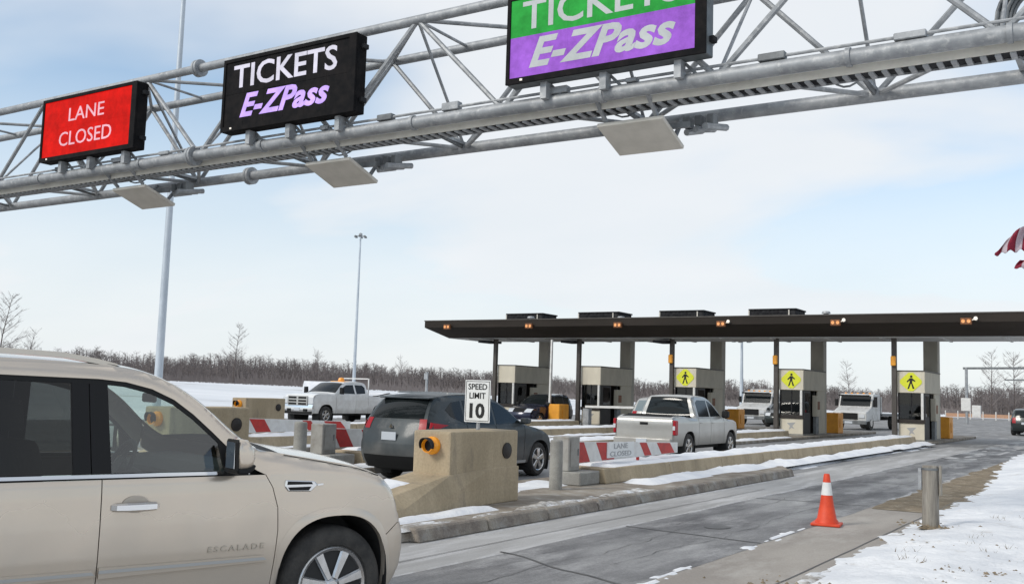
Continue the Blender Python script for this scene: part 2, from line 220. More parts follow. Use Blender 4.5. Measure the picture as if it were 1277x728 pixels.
# ------------------------------------------------------------------ helpers
def tag(o, label=None, cat=None, group=None, kind=None):
    if label: o['label'] = label
    if cat: o['category'] = cat
    if group: o['group'] = group
    if kind: o['kind'] = kind
    return o
def empty(name, loc=(0, 0, 0), rz=0.0, label=None, cat=None, group=None, parent=None):
    o = bpy.data.objects.new(name, None); C.objects.link(o); o.location = loc; o.rotation_euler = (0, 0, rz); o.empty_display_size = 0.1
    if parent: o.parent = parent
    return tag(o, label, cat, group)
def link_mesh(name, me, m, parent=None):
    o = bpy.data.objects.new(name, me); C.objects.link(o)
    if m is not None and len(me.materials) == 0: me.materials.append(MT[m] if isinstance(m, str) else m)
    if parent: o.parent = parent
    return o
class MB:
    def __init__(s): s.v = []; s.f = []
    def add(s, v, f):
        n = len(s.v); s.v += [tuple(p) for p in v]; s.f += [tuple(i + n for i in q) for q in f]; return s
    def box(s, x0, x1, y0, y1, z0, z1):
        return s.add([(x0, y0, z0), (x1, y0, z0), (x1, y1, z0), (x0, y1, z0), (x0, y0, z1), (x1, y0, z1), (x1, y1, z1), (x0, y1, z1)],
                     [(0, 3, 2, 1), (4, 5, 6, 7), (0, 1, 5, 4), (1, 2, 6, 5), (2, 3, 7, 6), (3, 0, 4, 7)])
    def tube(s, p, q, r, n=10, r2=None, cap=True):
        p = Vector(p); q = Vector(q); r2 = r if r2 is None else r2; d = (q - p).normalized()
        a = d.orthogonal().normalized(); b = d.cross(a); vv = []
        for c, rr in ((p, r), (q, r2)):
            for i in range(n):
                t = 2 * math.pi * i / n; vv.append(c + a * (rr * math.cos(t)) + b * (rr * math.sin(t)))
        ff = [(i, (i + 1) % n, n + (i + 1) % n, n + i) for i in range(n)]
        if cap: ff += [tuple(range(n - 1, -1, -1)), tuple(range(n, 2 * n))]
        return s.add(vv, ff)
    def bar(s, p, q, w, h):
        p = Vector(p); q = Vector(q); d = (q - p).normalized(); up = Vector((0, 0, 1)) if abs(d.z) < 0.95 else Vector((0, 1, 0))
        a = d.cross(up).normalized() * w / 2; b = a.cross(d).normalized() * h / 2
        vv = [c + i * a + j * b for c in (p, q) for i, j in ((-1, -1), (1, -1), (1, 1), (-1, 1))]
        return s.add(vv, [(0, 1, 2, 3), (7, 6, 5, 4), (0, 4, 5, 1), (1, 5, 6, 2), (2, 6, 7, 3), (3, 7, 4, 0)])
    def prism(s, poly, axis, a, b):
        """extrude a 2-D outline: axis 'x' takes (y,z), 'y' takes (x,z), 'z' takes (x,y)"""
        def P(u, w, t): return {'x': (t, u, w), 'y': (u, t, w), 'z': (u, w, t)}[axis]
        n = len(poly); vv = [P(u, w, a) for u, w in poly] + [P(u, w, b) for u, w in poly]
        return s.add(vv, [tuple(range(n - 1, -1, -1)), tuple(range(n, 2 * n))] + [(i, (i + 1) % n, n + (i + 1) % n, n + i) for i in range(n)])
    def lathe(s, prof, axis='z', c=(0, 0, 0), n=24):
        """prof: (radius, height) pairs"""
        vv = []; ff = []; m = len(prof)
        for i in range(n):
            t = 2 * math.pi * i / n; co, si = math.cos(t), math.sin(t)
            for r, h in prof:
                p = {'z': (r * co, r * si, h), 'y': (r * co, h, r * si), 'x': (h, r * co, r * si)}[axis]
                vv.append((p[0] + c[0], p[1] + c[1], p[2] + c[2]))
        for i in range(n):
            j = (i + 1) % n
            for k in range(m - 1): ff.append((i * m + k, j * m + k, j * m + k + 1, i * m + k + 1))
        return s.add(vv, ff)
    def build(s, name, m, parent=None, smooth=None, bevel=0.0, seg=1, kind=None):
        me = bpy.data.meshes.new(name); me.from_pydata(s.v, [], s.f)
        bm = bmesh.new(); bm.from_mesh(me)
        bmesh.ops.recalc_face_normals(bm, faces=bm.faces)
        if bevel:
            ed = [e for e in bm.edges if len(e.link_faces) == 2 and e.calc_face_angle(0) > 0.6]
            bmesh.ops.bevel(bm, geom=ed, offset=bevel, segments=seg, affect='EDGES', profile=0.6)
        bm.to_mesh(me); bm.free()
        if smooth is not None:
            me.polygons.foreach_set('use_smooth', [True] * len(me.polygons)); me.set_sharp_from_angle(angle=rad(smooth))
        o = link_mesh(name, me, m, parent)
        if kind: o['kind'] = kind
        return o
def box(name, m, parent, x0, x1, y0, y1, z0, z1, bevel=0.0): return MB().box(x0, x1, y0, y1, z0, z1).build(name, m, parent, bevel=bevel)
def sheet(name, m, pts, z, parent=None):
    me = bpy.data.meshes.new(name); me.from_pydata([(x, y, z) for x, y in pts], [], [tuple(range(len(pts)))]); return link_mesh(name, me, m, parent)
def text_mesh(s, size, bold=0.0, shear=0.0, depth=0.004, spacing=1.0, align='CENTER'):
    cu = bpy.data.curves.new('lettering', 'FONT'); cu.body = s; cu.size = size; cu.offset = bold; cu.shear = shear; cu.extrude = depth
    cu.space_character = spacing; cu.align_x = align; cu.align_y = 'CENTER'; cu.resolution_u = 3
    o = bpy.data.objects.new('lettering', cu); C.objects.link(o)
    bpy.context.view_layer.update()
    me = bpy.data.meshes.new_from_object(o.evaluated_get(bpy.context.evaluated_depsgraph_get()))
    bpy.data.objects.remove(o); bpy.data.curves.remove(cu); me.name = 'lettering'; me.materials.clear(); return me
def letters(name, s, m, parent, loc, width=None, height=None, rot=(math.pi / 2, 0, 0), **k):
    """lettering standing on a face; scaled so that it fills width x height"""
    me = text_mesh(s, 1.0, **k); co = np.empty(len(me.vertices) * 3); me.vertices.foreach_get('co', co); co = co.reshape(-1, 3)
    mn, mxx = co.min(0), co.max(0); co[:, :2] -= (mn[:2] + mxx[:2]) / 2
    sx = width / (mxx[0] - mn[0]); sy = height / (mxx[1] - mn[1]); co[:, 0] *= sx; co[:, 1] *= sy
    me.vertices.foreach_set('co', co.ravel()); me.update()
    o = link_mesh(name, me, m, parent); o.location = loc; o.rotation_euler = rot; return o
def copy_tree(o, parent=None):
    c = o.copy(); C.objects.link(c)
    if parent: c.parent = parent
    for ch in list(o.children): copy_tree(ch, c)
    return c
def nz3(x, y, z=0.0): return noise.noise(Vector((x, y, z)))
def interp(x, tab): return np.interp(x, [t[0] for t in tab], [t[1] for t in tab])
def catmull(pts, step):
    """dense curve through control points (any dimension); returns samples and the sample index of each control point"""
    P = np.array(pts, float); out = []; idx = []
    n = len(P)
    for i in range(n - 1):
        p0 = P[max(i - 1, 0)]; p1 = P[i]; p2 = P[i + 1]; p3 = P[min(i + 2, n - 1)]
        L = np.linalg.norm((p2 - p1)[:2]); k = max(1, int(math.ceil(L / step))); idx.append(len(out))
        l01 = np.linalg.norm((p1 - p0)[:2]) or L; l23 = np.linalg.norm((p3 - p2)[:2]) or L
        m1 = ((p2 - p1) / L + (p1 - p0) / l01) * 0.5 * L if i > 0 else (p2 - p1)
        m2 = ((p3 - p2) / l23 + (p2 - p1) / L) * 0.5 * L if i < n - 2 else (p2 - p1)
        for j in range(k):
            t = j / k; h = (2 * t**3 - 3 * t**2 + 1, t**3 - 2 * t**2 + t, -2 * t**3 + 3 * t**2, t**3 - t**2)
            out.append(h[0] * p1 + h[1] * m1 + h[2] * p2 + h[3] * m2)
    idx.append(len(out)); out.append(P[-1]); return np.array(out), idx

# ------------------------------------------------------------------ ground, road, snow
def smooth01(t): t = np.clip(t, 0, 1); return t * t * (3 - 2 * t)
def terrain_z(x, y):
    left = smooth01((-47 - x) / 190.0)
    return -0.06 + 2.3 * left + 0.25 * left * nz3(x * 0.02, y * 0.02)
gx = np.unique(np.concatenate([np.linspace(-2500, -420, 12), np.linspace(-400, -50, 36), np.linspace(-46, 60, 20), np.linspace(80, 2500, 14)]))
gy = np.unique(np.concatenate([np.linspace(-1500, -60, 8), np.linspace(-40, 420, 47), np.linspace(450, 3000, 14)]))
gv = [(x, y, terrain_z(x, y)) for y in gy for x in gx]; nx = len(gx)
gf = [(j * nx + i, j * nx + i + 1, (j + 1) * nx + i + 1, (j + 1) * nx + i) for j in range(len(gy) - 1) for i in range(nx - 1)]
me = bpy.data.meshes.new('ground'); me.from_pydata(gv, [], gf); me.polygons.foreach_set('use_smooth', [True] * len(me.polygons))
tag(link_mesh('ground', me, 'snow_field'), kind='structure')
def wavy(x0, x1, y0, y1, a0, a1, step=0.5, seed=0.0):
    ys = np.arange(y0, y1 + 0.01, step)
    return [(x1 + a1 * nz3(y * 0.7, seed) + a1 * 0.5 * nz3(y * 2.3, seed + 5), y) for y in ys] + [(x0 + a0 * nz3(y * 0.7, seed + 9) + a0 * 0.5 * nz3(y * 2.3, seed + 3), y) for y in ys[::-1]]
tag(sheet('road', 'asphalt', [(-42, -40), (-1.0, -40), (-1.0, 175), (-42, 175)], 0.0), kind='structure')
tag(sheet('gutter_pavement', 'slab', wavy(-7.3, -5.95, -6, 47, 0.0, 0.05, seed=2), 0.004), kind='structure')
tag(sheet('lane_pavement', 'wet_asphalt', wavy(-5.97, -4.03, -6, 72, 0.06, 0.05, seed=11), 0.008), kind='structure')
tag(sheet('shoulder_pavement', 'shoulder', wavy(-4.05, -1.5, -10, 60, 0.05, 0.0, seed=21), 0.006), kind='structure')
tag(sheet('dry_verge', 'dry_ground', wavy(-4.0, -2.0, 17.5, 40, 0.16, 0.0, seed=31), 0.012), kind='structure')
for i, (ya, yb) in enumerate(((9.35, 8.5), (12.35, 12.15), (17.6, 17.9), (23.1, 23.4), (29.0, 29.2))):
    ctr = [(-6.05 + 1.98 * t, ya + (yb - ya) * t + 0.10 * nz3(t * 3, i * 7.0)) for t in np.linspace(0, 1, 12)]
    w = lambda t: 0.022 + 0.018 * nz3(t * 6, i * 3.0 + 50)
    pts = [(x, y + w(k)) for k, (x, y) in enumerate(ctr)] + [(x, y - w(k + 20)) for k, (x, y) in list(enumerate(ctr))[::-1]]
    tag(sheet('road_tar_seam', 'tar', pts, 0.013), kind='structure')
tag(sheet('road_patch', 'tar', [(-5.02 + 0.17 * math.cos(a) * (1 + 0.3 * nz3(a, 3)), 13.2 + 0.22 * math.sin(a)) for a in np.linspace(0, 6.28, 17)[:-1]], 0.014), kind='structure')
for i, (xa, ya, yb) in enumerate(((-6.45, 5, 20), (-3.05, 5, 22))):
    pts = [(xa + 0.02 * nz3(y, i), y) for y in np.arange(ya, yb, .5)]
    tag(sheet('road_tar_seam', 'tar', [(x + .008, y) for x, y in pts] + [(x - .008, y) for x, y in pts[::-1]], 0.0125), kind='structure')

rgc = random.Random(4)
for i, (xa, ya, yb) in enumerate(((-5.3, 6.5, 13.5), (-4.75, 9.5, 19.0), (-5.55, 13.0, 24.0), (-4.5, 20.0, 33.0))):
    x = xa; pts = []
    for y in np.arange(ya, yb, .22): x += rgc.gauss(0, .035); pts.append((x, y))
    w = [0.0015 + 0.0045 * rgc.random() for _ in pts]
    tag(sheet('road_crack', 'tar', [(p[0] + q, p[1]) for p, q in zip(pts, w)] + [(p[0] - q, p[1]) for p, q in list(zip(pts, w))[::-1]], 0.0135), kind='structure')
def snow_patch(name, label, x0, x1, y0, y1, zb, h, cov, seed, d=0.12, m='snow_clean', fx=1.6, fy=0.7, edge=0.25, parent=None, sl=0.0):
    """lumpy snow lying on a surface; where the noise runs out the sheet dips under the surface"""
    nxx = max(4, int((x1 - x0) / d)); ny = max(4, int((y1 - y0) / d)); vv = []
    for j in range(ny + 1):
        y = y0 + (y1 - y0) * j / ny
        for i in range(nxx + 1):
            x = x0 + (x1 - x0) * i / nxx
            e = min(x - x0, x1 - x, y - y0, y1 - y) / edge
            v = cov + 0.75 * nz3(x * fx, y * fy, seed) + 0.4 * nz3(x * fx * 3, y * fy * 3, seed + 4)
            v = min(v, 1.0) - max(0, 1 - e) * 1.1
            vv.append((x, y, zb + sl * (y - y0) + (h * smooth01(v) * (0.8 + 0.35 * nz3(x * 4, y * 4, seed)) + 0.008 if v > 0 else -0.02)))
    ff = []
    for j in range(ny):
        for i in range(nxx):
            q = (j * (nxx + 1) + i, j * (nxx + 1) + i + 1, (j + 1) * (nxx + 1) + i + 1, (j + 1) * (nxx + 1) + i)
            if max(vv[k][2] - sl * (vv[k][1] - y0) for k in q) > zb: ff.append(q)
    me = bpy.data.meshes.new(name); me.from_pydata(vv, [], ff); me.polygons.foreach_set('use_smooth', [True] * len(me.polygons))
    return tag(link_mesh(name, me, m, parent), label, None, kind='stuff')

FOOT = []
_rg = random.Random(17)
for (fx_, fy_, an, cnt) in ((-1.9, 7.5, 1.45, 12), (-0.6, 9.0, 2.3, 9), (-2.3, 13.5, 0.3, 7), (-1.2, 16, 1.9, 8)):
    for i_ in range(cnt):
        t_ = i_ * .62; sgn = .13 if i_ % 2 else -.13
        FOOT.append((fx_ + math.cos(an) * t_ - math.sin(an) * sgn + _rg.gauss(0, .04), fy_ + math.sin(an) * t_ + math.cos(an) * sgn, an + _rg.gauss(0, .15)))
def footprint(x, y):
    d = 0.0
    for fx_, fy_, an in FOOT:
        ax_, ay_ = x - fx_, y - fy_
        if abs(ax_) < .25 and abs(ay_) < .25:
            u = ax_ * math.cos(an) + ay_ * math.sin(an); v = -ax_ * math.sin(an) + ay_ * math.cos(an); q = (u / .16) ** 2 + (v / .065) ** 2
            d = max(d, 1 - q if q < 1 else 0) if q < 1 else d
            if 1 <= q < 2.2: d = min(d, -0.25 * (1 - abs(q - 1.5) / .7)) if d == 0 else d
    return d
# snow-covered verge at the right, heaped a little above the shoulder
def snow_edge(y): return np.interp(y, [-10, 7, 10, 15.5, 20, 24, 30, 36, 60, 120], [-2.9, -2.9, -2.86, -2.95, -2.95, -3.05, -3.5, -4.0, -4.3, -5.0])
xs = np.concatenate([np.arange(-5.2, 0.0, 0.055), np.arange(0.0, 6, 0.2), np.arange(6, 60, 2.0)]); ys = np.concatenate([np.arange(-8, 5, 0.4), np.arange(5, 22, 0.075), np.arange(22, 44, 0.2), np.arange(44, 124, 2.0)])
vv = []
for y in ys:
    ex = snow_edge(y)
    for x in xs:
        d = x - ex + 0.22 * nz3(x * 1.3, y * 1.1, 3) + 0.13 * nz3(x * 4, y * 4, 8) + 0.06 * nz3(x * 11, y * 11, 2)
        if d > 0: z = 0.018 + 0.085 * float(smooth01(d / 0.9)) + 0.03 * nz3(x * 0.8, y * 0.8) * min(1, d) + (0.018 * nz3(x * 4, y * 4, 1) + 0.008 * nz3(x * 13, y * 13, 1)) * min(1, d * 3) - 0.035 * footprint(x, y)
        else: z = max(-0.03, 0.018 + d * 0.4)
        vv.append((x, y, z))
n = len(xs)
ff = [(j * n + i, j * n + i + 1, (j + 1) * n + i + 1, (j + 1) * n + i) for j in range(len(ys) - 1) for i in range(n - 1)]
ff = [q for q in ff if max(vv[k][2] for k in q) > 0.0]
me = bpy.data.meshes.new('snow_verge'); me.from_pydata(vv, [], ff); me.polygons.foreach_set('use_smooth', [True] * len(me.polygons))
tag(link_mesh('snow_verge', me, 'snow'), 'trodden snow covering the verge beside the wooden post', kind='stuff')
snow_patch('snow_streak', 'thin broken streak of snow between lane and shoulder', -4.28, -3.78, 6, 14.2, 0.010, 0.016, -0.22, 3.3, 0.04, fx=5, fy=1.6, edge=0.2)
snow_patch('snow_streak', 'faint snow streak along the lane beyond the traffic cone', -4.2, -3.9, 14.8, 36, 0.011, 0.012, -0.20, 6.3, 0.06, m='salt', fx=4, fy=0.9, edge=0.12)
snow_patch('snow_streak', 'salty snow line along the foot of the kerb', -7.08, -6.88, 5, 24, 0.005, 0.016, 0.10, 9.3, 0.04, m='salt', fx=3, fy=0.7, edge=0.08)
snow_patch('snow_streak', 'salty snow line along the edge of the dark lane', -6.08, -5.90, 5, 46, 0.009, 0.006, 0.18, 12.3, 0.04, m='salt', fx=4, fy=0.6, edge=0.07)
snow_patch('snow_streak', 'salt stained snow film on the road past the booths', -6.4, -4.4, 36, 75, 0.011, 0.008, -0.16, 14.3, 0.2, m='salt', fx=2.2, fy=0.3, edge=0.3)
snow_patch('snow_slush', 'grey slush along the edge of the verge snow', -3.2, -2.6, 6, 22, 0.012, 0.03, -0.18, 90.0, 0.045, m='snow_dirty', fx=3, fy=1.6, edge=0.2)
# tufts of dead grass poking through the verge
gb = MB()
for _ in range(230):
    cx, cy = random.uniform(-2.5, 1.8), random.uniform(6.5, 24)
    if nz3(cx * 0.9, cy * 0.9, 40) < 0.12: continue
    for _k in range(9):
        x = cx + random.gauss(0, .06); y = cy + random.gauss(0, .06); a = random.uniform(0, 6.28); hh = random.uniform(.03, .11); w = 0.006
        gb.add([(x - w * math.sin(a), y + w * math.cos(a), 0.05), (x + w * math.sin(a), y - w * math.cos(a), 0.05), (x + hh * math.cos(a), y + hh * math.sin(a), 0.08 + hh * .8)], [(0, 1, 2)])
tag(gb.build('dead_grass', 'grass'), 'dead grass blades poking through the verge snow', kind='stuff')

# ------------------------------------------------------------------ toll islands
PITCH_X = -5.49
ORD = {5: 'first', 4: 'second', 3: 'third', 2: 'fourth', 1: 'fifth'}
def island(k, y0, kerb_x=None):
    dx = PITCH_X * (5 - k); root = empty('traffic_island', (dx, 0, 0)); root['kind'] = 'structure'
    h = 0.12; R0 = -8.05; L0 = -10.0
    if k == 5:
        plan = [(-7.45, 8.2), (-7.2, 9.2), (-7.2, 23.6), (-7.6, 24.6), (-8.25, 26), (-8.2, 61), (-10.0, 61), (-10.0, 9.2), (-9.6, 8.0), (-8.6, 7.6)]
    else:
        plan = [(R0 - .25, y0 - 3), (R0, y0 - 1.5), (R0, 61), (L0, 61), (L0, y0 - 1.5), (L0 + .3, y0 - 3)]
    MB().prism(plan, 'z', 0.0, h).build('island_slab', 'island_top', root, bevel=0.02)
    if k == 5:
        y = 9.2; i = 0; rr = random.Random(3)
        while y < 23.4:                                   # kerb stones along the open lane
            ln = 1.45 + 0.1 * rr.random(); o = 0.012 * rr.random()
            MB().prism([(-7.24, 0.0), (-7.07 + o, 0.0), (-7.12 + o, h + 0.035 + o), (-7.24, h + 0.04 + o)], 'y', y + .012, min(y + ln - .012, 23.5)).build('kerb_stone', 'kerb', root, bevel=0.02)
            y += ln
    return root
for k, y0 in ((5, 10), (4, 10), (3, 11.5), (2, 21.5), (1, 28)): island(k, y0)

def crash_block(k, y, h, label, lamp=True):
    dx = PITCH_X * (5 - k); r = empty('crash_block', (-8.475 + dx, y, 0.12), 0, label, 'crash block', 'concrete crash blocks')
    w = 0.325
    MB().box(-w, w, 0, 1.75, 0.3, h - 0.12).build('block', 'concrete', r, bevel=0.035, seg=2)
    ss = [(-2.7, -w - .12, w + .30, .08), (-1.2, -w - .06, w + .20, .28), (-0.02, -w - .012, w + .10, .47), (1.0, -w - .012, w + .03, .52), (1.78, -w - .012, w + .012, .52)]; vv = []
    for yy, xa, xb, zz in ss: vv += [(xa, yy, 0), (xb, yy, 0), (xb - (.0 if yy > 1.5 else .02), yy, zz * .45), (min(xb, w + .012), yy, zz), (xa, yy, zz)]
    MB().add(vv, [(j * 5 + i, j * 5 + (i + 1) % 5, j * 5 + 5 + (i + 1) % 5, j * 5 + 5 + i) for j in range(4) for i in range(5)] + [(0, 1, 2, 3, 4), (20, 24, 23, 22, 21)]).build('ramp_nose', 'concrete', r, bevel=0.012)
    # warning lamp on the front face
    lz = h - 0.32
    lm = MB().lathe([(0.0, 0.0), (0.125, 0.0), (0.125, -0.05), (0.095, -0.09), (0.095, -0.15), (0.083, -0.15), (0.080, -0.08), (0.0, -0.07)], 'y', (0.03, -0.003, lz), 24).build('warning_lamp', 'amber', r, 30)
    vv, ffv = [], []
    for i in range(13):
        a = rad(-20 + i * 220 / 12)
        for yy in (-0.13, -0.24 + 0.06 * abs(i - 6) / 6):
            for rr in (0.102, 0.112): vv.append((0.03 + rr * math.cos(a), yy, lz + rr * math.sin(a)))
    for i in range(12):
        b = i * 4
        ffv += [(b, b + 4, b + 6, b + 2), (b + 1, b + 3, b + 7, b + 5), (b + 2, b + 6, b + 7, b + 3)]
    MB().add(vv, ffv).build('visor', 'black_metal', lm)
    MB().lathe([(0.0, -0.095), (0.08, -0.095)], 'y', (0.03, -0.003, lz), 20).build('lens', 'gloss_black', lm)
    # round reflector on the lane side
    rf = MB().lathe([(0.0, 0.03), (0.085, 0.028), (0.10, 0.02), (0.118, 0.02), (0.118, 0.0)], 'x', (w, 1.43, h - 0.42), 24).build('reflector', 'dark_int', r, 30)
    return r
crash_block(5, 11.25, 1.18, 'tan concrete crash block with amber lamp below the speed limit sign')
crash_block(4, 10.92, 1.33, 'tan concrete crash block whose round reflector shows above the beige SUV bonnet')
crash_block(2, 22.65, 1.30, 'small distant tan concrete crash block beside the white truck grille')

snow_patch('snow_on_ramp', 'snow lying on the sloping nose of the crash block ramp', -8.88, -8.30, 9.1, 10.75, 0.12 + 0.145, 0.06, 0.75, 95.0, 0.06, edge=0.12, sl=0.140)
def gate(k, y, label, sign=False):
    dx = PITCH_X * (5 - k); r = empty('barrier_gate', (-8.95 + dx, y, 0.12), 0, label, 'barrier gate', 'striped swing gates')
    MB().box(-0.26, 0.08, -0.12, 0.30, 0.24, 0.86).build('cabinet', 'cabinet_paint', r, bevel=0.015)
    MB().box(-0.30, 0.34, -0.15, 0.62, 0.0, 0.24).build('footing', 'grey_concrete', r, bevel=0.02)
    MB().box(0.082, 0.095, -0.06, 0.24, 0.32, 0.80).build('cabinet_door', 'cabinet_paint', r)
    MB().tube((0.10, 0.20, 0.52), (0.10, 0.20, 0.64), 0.012, 6).build('door_handle', 'galv_dark', r)
    ax = -0.12; L = 4.95
    def zt(t): return 0.76 - 0.14 * t / L
    def zb(t): return 0.34 + 0.05 * t / L
    arm = MB().prism([(0.32, zb(0)), (L + .3, zb(L)), (L + .3, zt(L)), (0.32, zt(0))], 'x', ax - 0.02, ax + 0.02).build('arm', 'white_paint', r, bevel=0.005)
    for a, b in ((0.10, 0.52), (1.02, 1.55), (2.98, 3.32), (3.85, 4.55)):
        s = 0.22
        def P(t, up): t = min(max(t, 0.02), L - .02); return (t + .3, zt(t) - 0.012 if up else zb(t) + 0.012)
        MB().prism([P(a + s, 0), P(b + s, 0), P(b - s * .2, 1), P(a - s * .2, 1)], 'x', ax + 0.0205, ax + 0.0245).build('red_stripe', 'red_paint', arm)
        MB().prism([P(a + s, 0), P(b + s, 0), P(b - s * .2, 1), P(a - s * .2, 1)], 'x', ax - 0.0245, ax - 0.0205).build('red_stripe', 'red_paint', arm)
    MB().bar((ax, 3.2, 0.0), (ax, 3.2, zb(3)), 0.05, 0.05).build('prop', 'red_paint', r)
    if sign:
        pl = MB().box(ax + 0.026, ax + 0.040, 1.72, 2.92, 0.40, 0.70).build('sign_plate', 'sign_white', arm)
        letters('lettering', 'LANE', 'print_grey', arm, (ax + 0.042, 2.32, 0.625), 0.62, 0.10, rot=(math.pi / 2, 0, math.pi / 2), bold=0.01)
        letters('lettering', 'CLOSED', 'print_grey', arm, (ax + 0.042, 2.32, 0.475), 0.95, 0.10, rot=(math.pi / 2, 0, math.pi / 2), bold=0.01)
    return r
gate(5, 16.0, 'red and white striped swing gate behind the speed limit sign block', True)
gate(4, 15.45, 'striped swing gate with tall grey cabinet beyond the beige SUV bonnet')
gate(3, 17.3, 'red striped gate arm seen low in front of the white truck')
def post(x, y, h, r, label):
    o = MB().lathe([(0, 0), (r, 0), (r * .98, h - .05), (r * .96, h - .02), (r * .8, h), (0, h + .005)], 'z', (0, 0, 0), 18).build('guard_post', 'grey_concrete', None, 35); o.location = (x, y, 0.12)
    return tag(o, label, 'post', 'round concrete guard posts')
post(-8.62, 15.0, 0.84, 0.115, 'round grey concrete post in front of the striped gate on the nearest island')
post(-14.22, 14.55, 0.92, 0.13, 'round grey concrete post beside the gate cabinet past the beige SUV')

def low_wall(k, y0, label):
    dx = PITCH_X * (5 - k); r = empty('barrier_wall', (dx, y0, 0.12), 0, label, 'barrier wall', 'low island walls')
    y = 0.0; rr = random.Random(k)
    while y0 + y < 45.5:
        ln = min(3.0, 45.8 - y0 - y); o = 0.006 * rr.random()
        MB().prism([(-9.55, 0.0), (-8.50 + o, 0.0), (-8.56 + o, 0.27 + o), (-9.5, 0.27 + o)], 'y', y + 0.008, y + ln - 0.008).build('wall_segment', 'concrete', r, bevel=0.015)
        y += ln
    snow_patch('snow_on_wall', 'snow lying along the top of the ' + ORD[k] + ' low island wall from the open lane', -9.55 + dx, -8.55 + dx, y0 + .35, 45.6, 0.385, 0.07, 0.75, 2.0 * k, 0.16, edge=0.10)
    return r
low_wall(5, 16.65, 'low tan concrete wall along the nearest island to the open lane')
low_wall(4, 16.2, 'low tan concrete wall behind the dark SUV and silver pickup')
low_wall(3, 17.9, 'low tan concrete wall under the striped arm before the white truck')
low_wall(2, 25.5, 'low tan concrete wall farthest left in front of the booths')
snow_patch('snow_bank', 'strip of clean snow along the foot of the nearest island wall', -8.58, -7.75, 17.1, 46, 0.12, 0.11, 0.55, 30.0, 0.12, fy=0.5, edge=0.2)
snow_patch('snow_bank', 'strip of snow on the road edge past the end of the kerb', -8.3, -7.55, 25.2, 45.5, 0.0, 0.06, 0.35, 35.0, 0.15, fy=0.3, edge=0.3)
snow_patch('snow_bank', 'snow patch between the crash block and the grey post', -9.95, -8.7, 13.3, 16.3, 0.12, 0.07, 0.42, 31.0, 0.08, edge=0.3)
snow_patch('snow_bank', 'dirty snow heap on the kerb in front of the grey post', -7.75, -7.05, 11.9, 16.3, 0.14, 0.09, 0.05, 32.0, 0.06, m='snow_dirty', fx=2.5, fy=1.2, edge=0.2)
snow_patch('snow_bank', 'strip of snow on the kerb below the crash block', -8.15, -7.5, 8.6, 11.9, 0.12, 0.08, 0.4, 33.0, 0.06, edge=0.25)
snow_patch('snow_bank', 'grubby snow on the kerb stones beside the crash block', -7.6, -7.08, 8.8, 14.2, 0.15, 0.05, 0.02, 36.0, 0.05, m='snow_dirty', fx=3, fy=1.2, edge=0.15)
snow_patch('snow_bank', 'snow on the island left of the crash block ramp', -10.0, -8.9, 8.0, 12.9, 0.12, 0.10, 0.5, 37.0, 0.1, edge=0.3)
for k, (a, b) in {4: (8, 45), 3: (9, 45), 2: (20, 45)}.items():
    dx = PITCH_X * (5 - k)
    snow_patch('snow_bank', 'strip of snow along the wall foot of the ' + ORD[k] + ' island from the open lane', -8.52 + dx, -8.06 + dx, a, b, 0.12, 0.08, 0.6, 50.0 + k, 0.2, edge=0.12)
snow_patch('snow_bank', 'snow bank beyond the leftmost toll lane', -46, -38, 10, 60, -0.02, 0.35, 0.6, 60, 0.8, edge=1.5)

# ------------------------------------------------------------------ speed limit sign
r = empty('speed_limit_sign', (-8.445, 12.3, 1.19), 0, 'white speed limit 10 sign on a short post above the crash block', 'road sign')
MB().tube((0, 0.035, -0.03), (0, 0.035, 0.70), 0.028, 10).build('post', 'galv', r, 40)
MB().prism([(-0.228, 0.10), (0.228, 0.10), (0.228, 0.725), (-0.228, 0.725)], 'y', -0.006, 0.0).build('plate', 'sign_white', r, bevel=0.002)
for a in ((-0.210, 0.210, 0.700, 0.708), (-0.210, 0.210, 0.118, 0.126), (-0.210, -0.202, 0.126, 0.700), (0.202, 0.210, 0.126, 0.700)):
    MB().box(a[0], a[1], -0.009, -0.0065, a[2], a[3]).build('border_line', 'print_black', r)
letters('lettering', 'SPEED', 'print_black', r, (0, -0.009, 0.628), 0.34, 0.088, bold=0.012, depth=0.002)
letters('lettering', 'LIMIT', 'print_black', r, (0, -0.009, 0.495), 0.29, 0.088, bold=0.012, depth=0.002)
letters('lettering', '10', 'print_black', r, (0, -0.009, 0.272), 0.27, 0.225, bold=0.035, depth=0.002)

# ------------------------------------------------------------------ canopy
cy0, cy1, cx0, cx1 = 46.0, 54.6, -35.5, -2.4
zt, zm, zb = 5.70, 5.33, 4.78; ins = 1.02; rear = 4.0
can = empty('toll_canopy', (0, 0, 0), 0, 'long flat dark brown toll plaza canopy with sloping lower edge', 'canopy')
def hull(z0, a0, z1, a1):
    q = lambda a, z: [(cx0 + a[0], cy0 + a[1], z), (cx1 - a[0], cy0 + a[1], z), (cx1 - a[0], cy1 - a[2], z), (cx0 + a[0], cy1 - a[2], z)]
    return MB().add(q(a0, z0) + q(a1, z1), [(i, (i + 1) % 4, 4 + (i + 1) % 4, 4 + i) for i in range(4)])
hull(zm, (0, 0, 0), zt, (0, 0, 0)).build('fascia', 'brown', can)
hull(zb, (ins, ins, rear), zm - .002, (.002, .002, .002)).build('sloped_fascia', 'brown', can)
MB().box(cx0 - .03, cx1 + .03, cy0 - .03, cy1 + .03, zt - 0.001, zt + 0.05).build('roof_deck', 'brown_col', can)
MB().box(cx0 + ins, cx1 - ins, cy0 + ins, cy1 - rear, zb - 0.01, zb + 0.05).build('soffit', 'soffit', can)
for i in range(13):
    x = cx0 + 2.2 + i * 2.55
    MB().box(x, x + 0.1, cy0 + 1.3, cy1 - rear - .2, zb - 0.06, zb - 0.012).build('soffit_beam', 'soffit', can)
